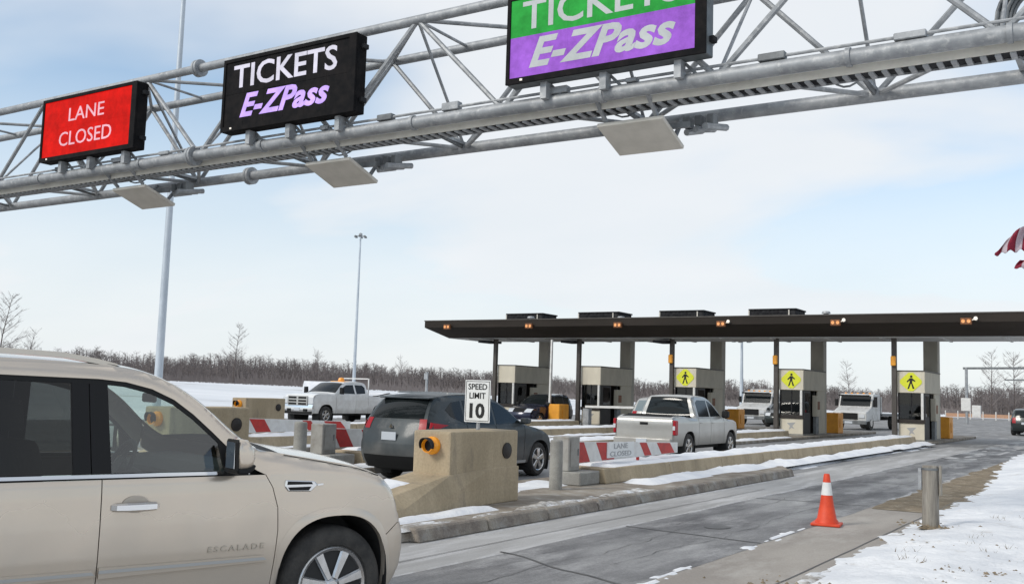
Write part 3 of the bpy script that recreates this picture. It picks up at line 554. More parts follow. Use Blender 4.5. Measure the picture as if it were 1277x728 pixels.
for k in range(5):
    x = -9.95 + PITCH_X * k
    MB().box(x, x + 0.21, 47.9, 48.11, 0.10, zb - 0.012).build('column', 'brown_col', can, bevel=0.01)
    MB().box(x + 0.66, x + 1.32, 51.9, 52.5, 0.10, zb + 0.25).build('column', 'grey_panel', can, bevel=0.01)
    if k >= 2:
        MB().box(x - 0.75, x + 0.05, 47.4, 48.7, zb - 0.24, zb - 0.11).build('soffit_lamp', 'black_metal', can, bevel=0.02)
for i, x in enumerate((-33.63, -28.14, -22.78, -17.23, -11.79, -6.34)):
    r = empty('lane_signal', (x, 46.0, 5.38), 0, ['orange lane signal at the far left end of the canopy fascia', 'orange lane signal on the fascia, second from the left end', 'orange lane signal on the fascia, third from the left end',
        'orange lane signal with white floodlight above the silver pickup lane', 'orange lane signal with white floodlight between the two right booths with yellow signs', 'orange lane signal with white floodlight farthest right on the fascia'][i], 'lane signal', 'lane signals on the canopy edge')
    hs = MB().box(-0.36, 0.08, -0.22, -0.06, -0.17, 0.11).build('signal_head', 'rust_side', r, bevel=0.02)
    for sx in (-0.25, -0.03):
        MB().lathe([(0, -0.22), (0.06, -0.235), (0.075, -0.232), (0.075, -0.22)], 'y', (sx, 0, -0.03), 14).build('lens', 'amber_dim', hs)
    MB().bar((-0.14, -0.06, -0.03), (-0.14, 0.0, -0.03), 0.08, 0.08).build('bracket', 'galv_dark', r)
    if i >= 3:
        MB().lathe([(0.0, -0.26), (0.075, -0.25), (0.085, -0.22), (0.05, -0.12), (0.0, -0.10)], 'y', (0.24, 0, 0.08), 14).build('floodlight', 'lamp_white', r, 30)
        MB().bar((0.08, -0.1, 0.02), (0.26, -0.12, 0.10), 0.04, 0.04).build('bracket', 'lamp_white', r)
        MB().bar((0.26, -0.12, 0.10), (0.26, 0.0, 0.0), 0.04, 0.04).build('bracket', 'galv_dark', r)
for i, (a, b) in enumerate(((-33.14, -30.5), (-28.1, -25.43), (-22.95, -20.3), (-17.82, -15.26))):
    r = empty('rooftop_unit', ((a + b) / 2, 51.0, zt + 0.051), 0, 'dark rooftop air unit in pale frame, ' + ['leftmost of four', 'second of four from the left', 'third of four from the left', 'rightmost of four'][i] + ' on the canopy', 'air unit', 'rooftop units on the canopy')
    w = (b - a) / 2
    MB().box(-w + 0.05, w - 0.05, 0.05, 1.75, 0.14, 0.70).build('casing', 'black_metal', r, bevel=0.02)
    for sx in (-w, w - 0.42):
        MB().box(sx, sx + 0.06, 0.0, 0.06, 0.0, 0.704).build('frame_post', 'panel_beige', r)
    MB().box(-w + .01, w - .01, 0.01, 1.8, 0.705, 0.78).build('lid', 'black_metal', r)
    MB().box(-w + .01, w - .01, 0.01, 1.8, 0.02, 0.135).build('base_rail', 'panel_beige', r)
    for j in range(5):
        MB().box(-w + .26, w - .44, 0.025, 0.048, 0.20 + j * .09, 0.23 + j * .09).build('louvre', 'black_metal', r)
for x, y in ((-24.8, 50), (-13.2, 49), (-30.1, 49)):
    o = MB().lathe([(0, 0), (0.12, 0), (0.12, 0.28), (0.22, 0.30), (0.18, 0.40), (0, 0.42)], 'z', (0, 0, 0), 12).build('roof_vent', 'galv', None, 35); o.location = (x, y, zt + .049)
    tag(o, 'small round vent cap on the canopy roof ' + {-24.8: 'beyond the second air unit', -13.2: 'right of the rightmost air unit', -30.1: 'beside the leftmost air unit'}[x], 'roof vent')

# ------------------------------------------------------------------ toll booths
def booth():
    r = empty('toll_booth', (-9.72, 48.15, 0.12)); W, D, Hh = 1.14, 3.9, 3.14
    MB().box(0, W, 0, D, 0.0, 0.06).build('plinth', 'grey_concrete', r)
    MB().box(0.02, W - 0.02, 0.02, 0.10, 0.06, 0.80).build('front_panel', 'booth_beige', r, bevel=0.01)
    MB().box(-0.02, W + 0.03, -0.05, 0.22, 0.802, 0.97).build('counter', 'dark_int', r, bevel=0.01)
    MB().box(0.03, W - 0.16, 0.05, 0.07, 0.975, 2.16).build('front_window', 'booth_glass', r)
    for x in (0.0, 0.55):
        MB().box(x, x + 0.05, 0.03, 0.09, 0.972, 2.17).build('window_frame', 'black_metal', r)
    MB().box(W - 0.15, W - 0.05, -0.01, 0.12, 0.972, 2.17).build('corner_post', 'white_paint', r)
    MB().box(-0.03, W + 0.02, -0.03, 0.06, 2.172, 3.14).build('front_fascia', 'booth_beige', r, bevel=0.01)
    MB().box(-0.03, W + 0.02, 0.061, D, 2.172, 3.14).build('fascia_box', 'booth_beige_shaded', r, bevel=0.01)
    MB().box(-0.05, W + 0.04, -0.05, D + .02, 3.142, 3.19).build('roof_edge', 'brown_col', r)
    for y0, y1, m_ in ((0.103, 0.30, 'dark_int'), (2.55, D, 'booth_beige_shaded')):
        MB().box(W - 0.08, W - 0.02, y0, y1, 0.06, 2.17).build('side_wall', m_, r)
    MB().box(0.02, 0.08, 0.103, D, 0.06, 2.17).build('side_wall', 'booth_beige_shaded', r)
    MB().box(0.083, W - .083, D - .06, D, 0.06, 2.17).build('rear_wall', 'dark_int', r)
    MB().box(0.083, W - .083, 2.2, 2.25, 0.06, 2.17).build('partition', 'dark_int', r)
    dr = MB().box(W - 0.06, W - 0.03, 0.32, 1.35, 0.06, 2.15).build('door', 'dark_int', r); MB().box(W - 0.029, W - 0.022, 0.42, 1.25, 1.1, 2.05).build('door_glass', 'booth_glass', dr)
    MB().box(W - 0.06, W + 0.18, 1.75, 2.35, 0.9, 1.95).build('ticket_machine', 'booth_beige_shaded', r, bevel=0.02)
    MB().box(W - 0.02, W + 0.12, 1.80, 2.30, 0.06, 0.898).build('machine_stand', 'galv_dark', r)
    MB().box(W + 0.183, W + 0.19, 1.85, 2.25, 1.25, 1.65).build('machine_label', 'rust_side', r)
    # faint painted emblem on the front panel
    MB().prism([(0.36, 0.58), (0.78, 0.62), (0.62, 0.44), (0.72, 0.30), (0.57, 0.36), (0.46, 0.26), (0.50, 0.44)], 'y', 0.012, 0.018).build('emblem', 'print_grey', r)
    return r
b0 = booth(); booths = {5: b0}
for k in (4, 3, 2, 1):
    c = copy_tree(b0); c.location.x += PITCH_X * (5 - k); booths[k] = c
BL = {5: 'beige toll booth nearest the open lane with yellow walking sign', 4: 'beige toll booth, second from the open lane, with yellow walking sign', 3: 'beige toll booth behind the silver pickup with yellow walking sign',
      2: 'beige toll booth left of the silver pickup without a yellow sign', 1: 'beige toll booth beyond the dark SUV, farthest left'}
for k, o in booths.items(): tag(o, BL[k], 'toll booth', 'toll booths under the canopy')
def ped_sign(k):
    r = empty('pedestrian_sign', (-9.17 + PITCH_X * (5 - k) + 0.02, 48.11, 2.79), 0, {5: 'yellow diamond walking sign on the booth nearest the open lane', 4: 'yellow diamond walking sign on the second booth from the open lane', 3: 'yellow diamond walking sign on the booth behind the silver pickup'}[k], 'warning sign', 'yellow walking signs on the booths')
    s = 0.50
    MB().prism([(-.10, -.42), (.10, -.42), (.47, -.07), (.47, .07), (.10, .42), (-.10, .42), (-.47, .07), (-.47, -.07)], 'y', -0.012, 0.0).build('plate', 'yellow', r, bevel=0.004)
    f = MB()
    f.lathe([(0, -0.0155), (0.058, -0.0155)], 'y', (0.02, 0, 0.24), 12)
    def q(pts): f.add([(x, -0.0155, z) for x, z in pts], [tuple(range(len(pts)))])
    q([(-0.05, 0.17), (0.08, 0.17), (0.06, -0.05), (-0.05, -0.05)])
    q([(-0.05, -0.03), (0.02, -0.03), (-0.08, -0.32), (-0.15, -0.32)]); q([(0.0, -0.03), (0.06, -0.05), (0.16, -0.30), (0.08, -0.32)])
    q([(-0.05, 0.16), (-0.03, 0.08), (-0.15, -0.03), (-0.18, 0.02)]); q([(0.06, 0.16), (0.07, 0.06), (0.19, 0.0), (0.19, 0.06)])
    f.build('walking_figure', 'print_black', r)
for k in (5, 4, 3):
    ped_sign(k)
    o = MB().box(-0.11, 0.11, -0.16, 0, -0.22, 0.22).build('signal_lamp', 'orange', None, bevel=0.03); o.location = (-9.845 + PITCH_X * (5 - k), 47.9, 3.72)
    tag(o, 'small orange signal lamp on the thin column of ' + {5: 'the booth nearest the open lane', 4: 'the second booth from the open lane', 3: 'the booth behind the silver pickup'}[k], 'signal lamp', 'orange column lamps')
for k in (5, 4, 3, 1):
    r = empty('payment_cabinet', (-9.0 + PITCH_X * (5 - k), 54.3, 0.12) if k > 1 else (-26.75, 45.9, 0.12), 0, ('orange cabinet beside the raised white barrier arm left of the pickup' if k == 1 else 'orange cabinet at the back of the ') + {5: 'island nearest the open lane', 4: 'second island from the open lane', 3: 'island behind the silver pickup', 1: ''}[k], 'cabinet', 'orange lane cabinets')
    MB().box(-0.16, 0.5, -0.04, 1.0, 0.0, 1.08).build('casing', 'orange', r, bevel=0.03)
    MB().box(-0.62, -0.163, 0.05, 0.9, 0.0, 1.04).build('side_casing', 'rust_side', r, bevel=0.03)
    MB().box(0.51, 0.53, 0.3, 0.8, 0.3, 0.8).build('door', 'orange', r)
def lane_arm(name, loc, pts, label):
    r = empty(name, loc, 0, label, 'lane barrier', 'thin white lane barrier arms')
    MB().box(-0.18, 0.18, -0.18, 0.18, 0.0, 0.9).build('drive_box', 'galv', r, bevel=0.02)
    MB().bar(pts[0], pts[1], 0.09, 0.12).build('arm', 'white_paint', r)
    MB().tube(pts[0], (pts[0][0], pts[0][1] + 0.18, pts[0][2]), 0.05, 8).build('pivot', 'galv_dark', r)
lane_arm('lane_barrier', (-27.05, 46.4, 0.12), ((0, -0.2, 0.8), (0.05, -0.2, 4.5)), 'white lane barrier arm raised upright beside the orange cabinet')
lane_arm('lane_barrier', (-25.3, 47.2, 0.12), ((0, -0.2, 1.0), (2.9, -0.2, 1.04)), 'white lane barrier arm lowered level before the booth left of the pickup')

# ------------------------------------------------------------------ overhead sign gantry
G = empty('sign_gantry', (0, 0, 0), 0, 'galvanised box truss gantry of tubes spanning the toll lanes overhead', 'gantry')
YF, YB, ZT, ZB, ZR = 12.0, 13.4, 7.58, 5.91, 5.82; GX0, GX1 = -27.5, 2.0
for (y, z, r_) in ((YF, ZT, 0.078), (YB, ZT, 0.078), (YF, ZB, 0.098), (YB, ZR, 0.092)):
    MB().tube((GX0, y, z), (GX1, y, z), r_, 16).build('chord', 'galv', G, 40)
P_ = 3.34
ftop = [-9.64 + P_ * i for i in range(-5, 4)]; fbot = [-7.97 + P_ * i for i in range(-6, 3)]
def strut(p, q, r_=0.042): MB().tube(p, q, r_, 8, cap=False).build('strut', 'galv', G, 40)
for t in ftop:
    for b in (t - P_ / 2, t + P_ / 2):
        if GX0 < b < GX1 and GX0 < t < GX1:
            strut((t, YF, ZT), (b, YF, ZB)); strut((b, YB, ZT), (t, YB, ZR))
            strut((t, YF, ZT), (b, YB, ZT), 0.035); strut((b, YF, ZB), (t, YB, ZR), 0.035); strut((t, YF, ZB), (t, YB, ZR), 0.028)
for t in ftop:
    if GX0 < t < GX1: strut((t, YF, ZT), (t, YB, ZR), 0.026); strut((t, YF, ZT), (t, YB, ZT), 0.026)
    if GX0 < t + P_ / 2 < GX1: strut((t + P_ / 2, YB, ZT), (t + P_ / 2, YF, ZB), 0.026)
for x in (-14.8, 0.6):                                           # bolted splice flanges
    for (y, z, r_) in ((YF, ZT, 0.16), (YB, ZT, 0.16), (YF, ZB, 0.18), (YB, ZR, 0.17)):
        MB().lathe([(0.0, -0.06), (r_, -0.06), (r_, -0.012), (r_ - .01, -0.01), (r_ - .01, 0.01), (r_, 0.012), (r_, 0.06), (0.0, 0.06)], 'x', (x, y, z), 18).build('flange', 'galv', G, 35)
# cable tray slung under the truss: pale cover strip and a dark ladder with rungs
MB().box(-26, 1.9, 12.16, 12.18, 5.752, 5.86).build('tray_cover', 'tray_beige', G)
MB().box(-26, 1.9, 12.182, 12.42, 5.757, 5.772).build('tray_floor', 'black_metal', G)
MB().box(-26, 1.9, 12.42, 12.44, 5.735, 5.81).build('tray_rail', 'galv', G)
rung = None; x = -21.5
while x < 1.8:
    if rung is None:
        rung = MB().box(-0.032, 0.032, 12.182, 12.418, 5.730, 5.755).build('rung', 'galv', G); rung.location.x = x
    else:
        c = rung.copy(); C.objects.link(c); c.location.x = x
    x += 0.155
for x in (-19.6, -16.3, -12.98, -9.64, -6.3, -2.96, -1.2):
    MB().bar((x, YF, ZB - .02), (x, YB, ZB - .02), 0.07, 0.05).build('tray_hanger', 'galv', G)
    MB().lathe([(0.10, -0.03), (0.118, -0.03), (0.118, 0.03), (0.10, 0.03)], 'x', (x, YF, ZB), 16).build('clamp', 'galv', G, 40)
rr = random.Random(11)
for x in (-18.9, -17.0, -15.6, -13.2, -11.5, -10.2, -8.9, -7.0, -5.85, -3.9, -2.25):
    h = 0.05 + 0.07 * rr.random(); w = 0.08 + 0.12 * rr.random()
    MB().box(x - w, x + w, YF - .07, YF + .05, ZB + .10, ZB + .105 + h).build('junction_box', rr.choice(['galv', 'galv_dark', 'galv']), G, bevel=0.01)
for x in (-17.4, -11.9, -6.5, -3.4, -1.3):                         # conduit along the lower chord and its drop loops
    pts = [(x + 0.5 * t, YF + 0.25 + 0.5 * t, ZB + 0.05 - 0.25 * math.sin(math.pi * t)) for t in np.linspace(0, 1, 9)]
    m_ = MB()
    for p, q in zip(pts[:-1], pts[1:]): m_.tube(p, q, 0.014, 6, cap=False)
    m_.build('cable_loop', 'galv_dark', G, 60)
MB().tube((-26, YF - .02, ZB + .145), (1.9, YF - .02, ZB + .145), 0.022, 8).build('conduit', 'galv', G, 40)
for x in (GX0 + .3, GX1 - .3):                                   # end towers, out of view
    for y in (YF, YB): MB().tube((x, y, 0), (x, y, ZT + .2), 0.16, 14).build('tower_leg', 'galv', G, 40)
    for i in range(4): MB().tube((x, YF, .8 + i * 1.4), (x, YB, 2.2 + i * 1.4), 0.05, 8).build('tower_brace', 'galv', G, 40)
# coil of cable hung inside the truss at the right
m_ = MB(); cc = (-0.92, 12.75, 6.36)
for i in range(6):
    R_ = 0.50 - 0.035 * i; n = 30; yo = 0.035 * (i % 3)
    pts = [(cc[0] + R_ * math.cos(a), cc[1] + yo + 0.02 * math.sin(3 * a), cc[2] + R_ * math.sin(a)) for a in np.linspace(0, 2 * math.pi, n + 1)]
    for p, q in zip(pts[:-1], pts[1:]): m_.tube(p, q, 0.024, 6, cap=False)
tag(m_.build('cable_coil', 'galv_dark', None, 60), 'coil of grey cable hanging inside the gantry at the right edge', 'cable coil')

def led_sign(x0, x1, label, rows, z0=6.16, z1=7.47):
    r = empty('message_sign', ((x0 + x1) / 2, 11.7, z0), 0, label, 'message sign', 'overhead lane message signs'); w = (x1 - x0) / 2; h = z1 - z0
    MB().box(-w, w, 0.035, 0.27, 0, h).build('cabinet', rows['cab'], r, bevel=0.012)
    b = 0.085
    for a in ((-w, w, h - 0.06, h), (-w, w, 0, b), (-w, -w + 0.055, b, h - 0.06), (w - 0.15, w, b, h - 0.06)):
        MB().box(a[0], a[1], 0.0, 0.034, a[2], a[3]).build('bezel', 'sign_black', r)
    for (za, zb_, m_) in rows['bg']:
        xa, xb = -w + 0.0555, w - 0.1505; ya, yb = b + za * (h - .06 - b), b + zb_ * (h - .06 - b); nc = 6; nr = max(1, round((yb - ya) / 0.55))
        for i in range(nc):
            for j in range(nr):
                MB().box(xa + (xb - xa) * i / nc + .002, xa + (xb - xa) * (i + 1) / nc - .002, 0.022, 0.034, ya + (yb - ya) * j / nr + .002, ya + (yb - ya) * (j + 1) / nr - .002).build('display_panel', m_, r)
    for t in rows['text']:
        letters('lettering', t[0], t[1], r, (t[2], 0.017, t[3]), t[4], t[5], bold=t[6], shear=t[7], depth=0.003, spacing=t[8] if len(t) > 8 else 1.0)
    MB().box(-w + .25, -w + .29, -0.012, -.001, 0.03, 0.06).build('sensor', 'lamp_white', r)
    for sx in (w, ):
        for zz in (0.22, h - 0.20): MB().box(sx, sx + 0.07, 0.12, 0.24, zz - .04, zz + .04).build('latch', 'black_metal', r, bevel=0.008)
    for sx in (-w * .62, 0.0, w * .72):                             # stand-off brackets down to the lower chord
        MB().box(sx - .05, sx + .05, 0.10, 0.26, -0.24, -.001).build('bracket', 'galv', r)
        MB().bar((sx + .05, 0.25, -0.02), (sx + .26, 0.30, -0.24), 0.04, 0.04).build('bracket', 'galv_dark', r)
    for sx in (-w * .8, w * .8): MB().bar((sx, .27, h - .05), (sx, .42, h - .02), 0.06, 0.06).build('bracket', 'galv', r)
    return r
led_sign(-19.25, -16.2, 'red overhead sign reading LANE CLOSED', dict(cab='sign_black', bg=[(0, 1, 'led_red')], text=[
    ('LANE', 'led_pink', -0.05, 0.91, 1.15, 0.27, 0.0, 0), ('CLOSED', 'led_pink', -0.05, 0.42, 1.70, 0.29, 0.0, 0)]))
led_sign(-13.77, -10.65, 'black overhead sign reading TICKETS E-ZPass in white and purple', dict(cab='sign_black', bg=[(0, 1, 'sign_black')], text=[
    ('TICKETS', 'led_white', -0.08, 0.97, 2.45, 0.42, 0.015, 0), ('E-ZPass', 'led_lilac', -0.05, 0.43, 2.10, 0.42, 0.030, 0.34, 1.04)]))
led_sign(-7.74, -4.68, 'green and purple overhead sign reading TICKETS E-ZPass', dict(cab='sign_grey', bg=[(0, 0.52, 'led_purple'), (0.52, 1, 'led_green')], text=[
    ('TICKETS', 'led_grey', -0.05, 0.99, 2.45, 0.43, 0.012, 0), ('E-ZPass', 'led_grey', -0.02, 0.42, 2.25, 0.44, 0.032, 0.34, 1.04)]))
def antenna(x0, label, fx=1.0):
    r = empty('antenna_panel', (x0, 0, 0), 0, label, 'antenna', 'flat beige antenna panels')
    w = 1.02; a = Vector((0, 12.30, 5.55)); b = Vector((0, 13.05, 5.29)); n_ = (b - a).cross(Vector((1, 0, 0))).normalized() * 0.03
    if n_.z < 0: n_ = -n_
    vv = [a, a + Vector((w, 0, 0)), b + Vector((w, 0, 0)), b]; vv = vv + [p + n_ * 2 for p in vv]
    MB().add(vv, [(0, 1, 2, 3), (4, 5, 6, 7), (0, 1, 5, 4), (1, 2, 6, 5), (2, 3, 7, 6), (3, 0, 4, 7)]).build('panel', 'panel_beige', r, bevel=0.008)
    for sx in (0.12, 0.9):
        MB().bar((sx, 12.36, 5.62), (sx, 12.05, 5.86), 0.05, 0.05).build('arm', 'galv', r)
        MB().bar((sx, 12.95, 5.40), (sx, 13.3, 5.84), 0.05, 0.05).build('arm', 'galv_dark', r)
    MB().bar((-.1, 12.62, 5.56), (1.25, 12.72, 5.54), 0.06, 0.08).build('cross_rail', 'galv_dark', r)
    for i, sx in enumerate((1.1, 1.28, 1.46)):
        MB().tube((sx, 12.95 - .1 * i, 5.50), (sx + .10, 13.3, 5.60), 0.05, 8).build('clamp', 'galv', r, 40)
        MB().box(sx - .04, sx + .06, 12.9, 13.1, 5.56, 5.72).build('clamp_box', 'galv_dark', r, bevel=0.01)
antenna(-6.55, 'flat beige antenna panel under the green and purple sign')
antenna(-12.25, 'flat beige antenna panel under the black TICKETS sign')
antenna(-17.6, 'flat beige antenna panel under the red LANE CLOSED sign')

# ------------------------------------------------------------------ light poles
def mast(x, y, h, r0, r1, label, z0=0.0):
    r = empty('light_mast', (x, y, z0), 0, label, 'light mast', 'tall light masts')
    MB().lathe([(r0 * 1.7, 0), (r0 * 1.7, .12), (r0, .13), (r0 * .99, 1.0)] + [(r0 + (r1 - r0) * t, h * t) for t in np.linspace(.1, 1, 10)], 'z', (0, 0, 0), 14).build('pole', 'pole', r, 40)
    MB().lathe([(r1, h), (r1 * 2.2, h + .1), (r1 * 2.2, h + .5), (0, h + .7)], 'z', (0, 0, 0), 12).build('head', 'galv', r, 40)
    for i in range(6):
        a = i * math.pi / 3
        MB().bar((0, 0, h), (1.0 * math.cos(a), 1.0 * math.sin(a), h + .05), 0.08, 0.08).build('arm', 'galv', r)
        MB().lathe([(0, h - .28), (.26, h - .26), (.22, h + .0), (.1, h + .12), (0, h + .14)], 'z', (1.05 * math.cos(a), 1.05 * math.sin(a), 0), 10).build('lamp', 'galv_dark', r, 40)
mast(-51.8, 40.4, 33, 0.26, 0.12, 'tall grey light mast rising past the red sign at the left', 0.0)
mast(-128.2, 144.7, 30.5, 0.34, 0.16, 'distant light mast with a ring of lamps left of the canopy', 0.4)
mast(-42, 118, 9.0, 0.24, 0.14, 'distant pale mast seen between two booths right of the pickup')

# ------------------------------------------------------------------ woods and trees
def tree_geo(rng, h, spread, nb, w=1.0, depth=2):
    """thin tapered blades: trunk, limbs, twigs. Returns vertices, faces of a bare winter tree"""
    V_, F_ = [], []
    def blade(p, q, a, b, solid=False):
        d = (q - p); s1 = d.cross(Vector((rng.gauss(0, 1), rng.gauss(0, 1), rng.gauss(0, .2)))).normalized(); s2 = d.cross(s1).normalized(); n = len(V_)
        if not solid:
            V_.extend([p - s1 * a, p + s1 * a, q + s1 * b, q - s1 * b]); F_.append((n, n + 1, n + 2, n + 3)); return
        for k in range(3):
            t = 2 * math.pi * k / 3; o = s1 * math.cos(t) + s2 * math.sin(t); V_.append(p + o * a); V_.append(q + o * b)
        F_.extend([(n, n + 2, n + 3, n + 1), (n + 2, n + 4, n + 5, n + 3), (n + 4, n, n + 1, n + 5)])
    top = Vector((rng.gauss(0, .06) * h, rng.gauss(0, .06) * h, h)); mid = Vector((top.x * .3, top.y * .3, h * .5)); r0 = 0.016 * h * w
    blade(Vector((0, 0, -.3)), mid, r0, r0 * .6, True); blade(mid, top, r0 * .6, r0 * .12, True)
    for i in range(nb):
        t = rng.uniform(.18, .95); p = mid * (t * 2) if t < .5 else mid + (top - mid) * (t * 2 - 1)
        a = rng.uniform(0, 6.283); L = spread * h * (1.05 - t * .75) * rng.uniform(.5, 1.1); up = rng.uniform(.5, 1.1)
        q = p + Vector((math.cos(a) * L, math.sin(a) * L, L * up)); blade(p, q, r0 * .34 * (1.1 - t * .5), r0 * .07)
        for j in range(depth * 2):
            s = rng.uniform(.25, .95); pp = p + (q - p) * s; a2 = a + rng.gauss(0, .9); l2 = L * rng.uniform(.25, .55)
            qq = pp + Vector((math.cos(a2) * l2, math.sin(a2) * l2, l2 * rng.uniform(.3, 1.3))); blade(pp, qq, r0 * .15, r0 * .05)
            if depth > 2:
                for _ in range(3):
                    s3 = rng.uniform(.3, 1); p3 = pp + (qq - pp) * s3; l3 = l2 * rng.uniform(.3, .6); a3 = a2 + rng.gauss(0, 1)
                    blade(p3, p3 + Vector((math.cos(a3) * l3, math.sin(a3) * l3, l3 * rng.uniform(.2, 1.3))), r0 * .07, r0 * .035)
    return np.array(V_), F_
rng = random.Random(5); variants = [tree_geo(rng, 1.0, .25, 30, 1.15) for _ in range(14)]
AV, AF, off = [], [], 0
for i in range(6400):
    az = rng.uniform(rad(-82), rad(26)); dist = rng.uniform(225, 330) if az > rad(-8) else rng.uniform(250, 345)
    if az > rad(8): dist += 10
    x, y = math.sin(az) * dist, math.cos(az) * dist
    hh = rng.uniform(4.8, 7.2) * (1 + 0.22 * nz3(az * 14, 1.3) + 0.12 * nz3(az * 45, 4.3)) * (0.88 if az > rad(-40) and az < rad(-12) else 1.0)
    if rng.random() < .25: hh *= .6
    v, f = variants[i % 14]; a = rng.uniform(0, 6.28); ca, sa = math.cos(a), math.sin(a); wd = rng.uniform(1.1, 1.7)
    vv = np.empty_like(v); vv[:, 0] = (v[:, 0] * ca - v[:, 1] * sa) * hh * wd + x; vv[:, 1] = (v[:, 0] * sa + v[:, 1] * ca) * hh * wd + y; vv[:, 2] = v[:, 2] * hh + terrain_z(x, y)
    AV.append(vv); AF.append(np.array(f) + off); off += len(v)
me = bpy.data.meshes.new('woods'); AVc = np.concatenate(AV); AFc = np.concatenate(AF)
me.vertices.add(len(AVc)); me.vertices.foreach_set('co', AVc.ravel()); me.loops.add(AFc.size); me.loops.foreach_set('vertex_index', AFc.ravel().astype(np.int32))
me.polygons.add(len(AFc)); me.polygons.foreach_set('loop_start', np.arange(0, AFc.size, 4, dtype=np.int32)); me.polygons.foreach_set('loop_total', np.full(len(AFc), 4, dtype=np.int32)); me.update(calc_edges=True)
tag(link_mesh('woods', me, 'twig'), 'brown leafless winter woods along the whole horizon', kind='stuff')
# understorey: a ragged bank of brush in front of and behind the trunks
bb = MB()
for ring, (dist, hb) in enumerate(((238, 1.6), (256, 2.8), (276, 3.6), (298, 4.2), (320, 4.6))):
    azs = np.arange(-84, 28, 0.10)
    for a0 in azs:
        for _ in range(5):
            az = rad(a0 + rng.uniform(-.06, .06)); d_ = dist + rng.uniform(-9, 9); x, y = math.sin(az) * d_, math.cos(az) * d_; z = terrain_z(x, y) - .2
            h_ = hb * rng.uniform(.6, 1.25); w_ = rng.uniform(.08, .22); t_ = rng.gauss(0, .7); u = Vector((math.cos(az), -math.sin(az), 0)); p = Vector((x, y, z))
            bb.add([p - u * w_, p + u * w_, p + u * (t_ + w_ * .25) + Vector((0, 0, h_)), p + u * (t_ - w_ * .25) + Vector((0, 0, h_ * rng.uniform(.8, 1)))], [(0, 1, 2, 3)])
tag(bb.build('undergrowth', 'twig'), 'tangled brown brush at the foot of the far woods', kind='stuff')
def lone_tree(x, y, h, label, seed, sp=.3, nb=34):
    rg = random.Random(seed); v, f = tree_geo(rg, h, sp, nb, .8, 3); r = empty('bare_tree', (x, y, terrain_z(x, y)), 0, label, 'tree', 'bare winter trees above the woods')
    k = 6
    MB().add(v[:12], f[:k]).build('trunk', 'bark', r); MB().add(v, f[k:]).build('crown', 'twig', r)
def polar(px, dist):     # a bearing read off the photograph, turned into a place on the ground
    a = math.atan((px - 638.5) / 1240.0) - YAW; return math.sin(a) * dist, math.cos(a) * dist
for px, d_, h, lab, sd_ in ((2, 210, 15.5, 'bare tree standing above the woods at the far left edge', 1), (38, 235, 10, 'small bare tree just right of the far left one', 8), (296, 235, 13.2, 'lone bare tree rising above the woods right of the near light mast', 2), (400, 236, 8.6, 'bare tree above the woods beyond the white truck', 9),
                            (505, 240, 8.8, 'bare tree above the woods left of the canopy end', 10), (1238, 190, 11.4, 'bare tree rising behind the far sign arm at the right', 3), (1266, 195, 11.6, 'bare tree at the right edge beyond the far sign arm', 4), (1062, 225, 10.5, 'bare tree over the woods behind the flatbed truck', 5)):
    x, y = polar(px, d_); lone_tree(x, y, h, lab, sd_)

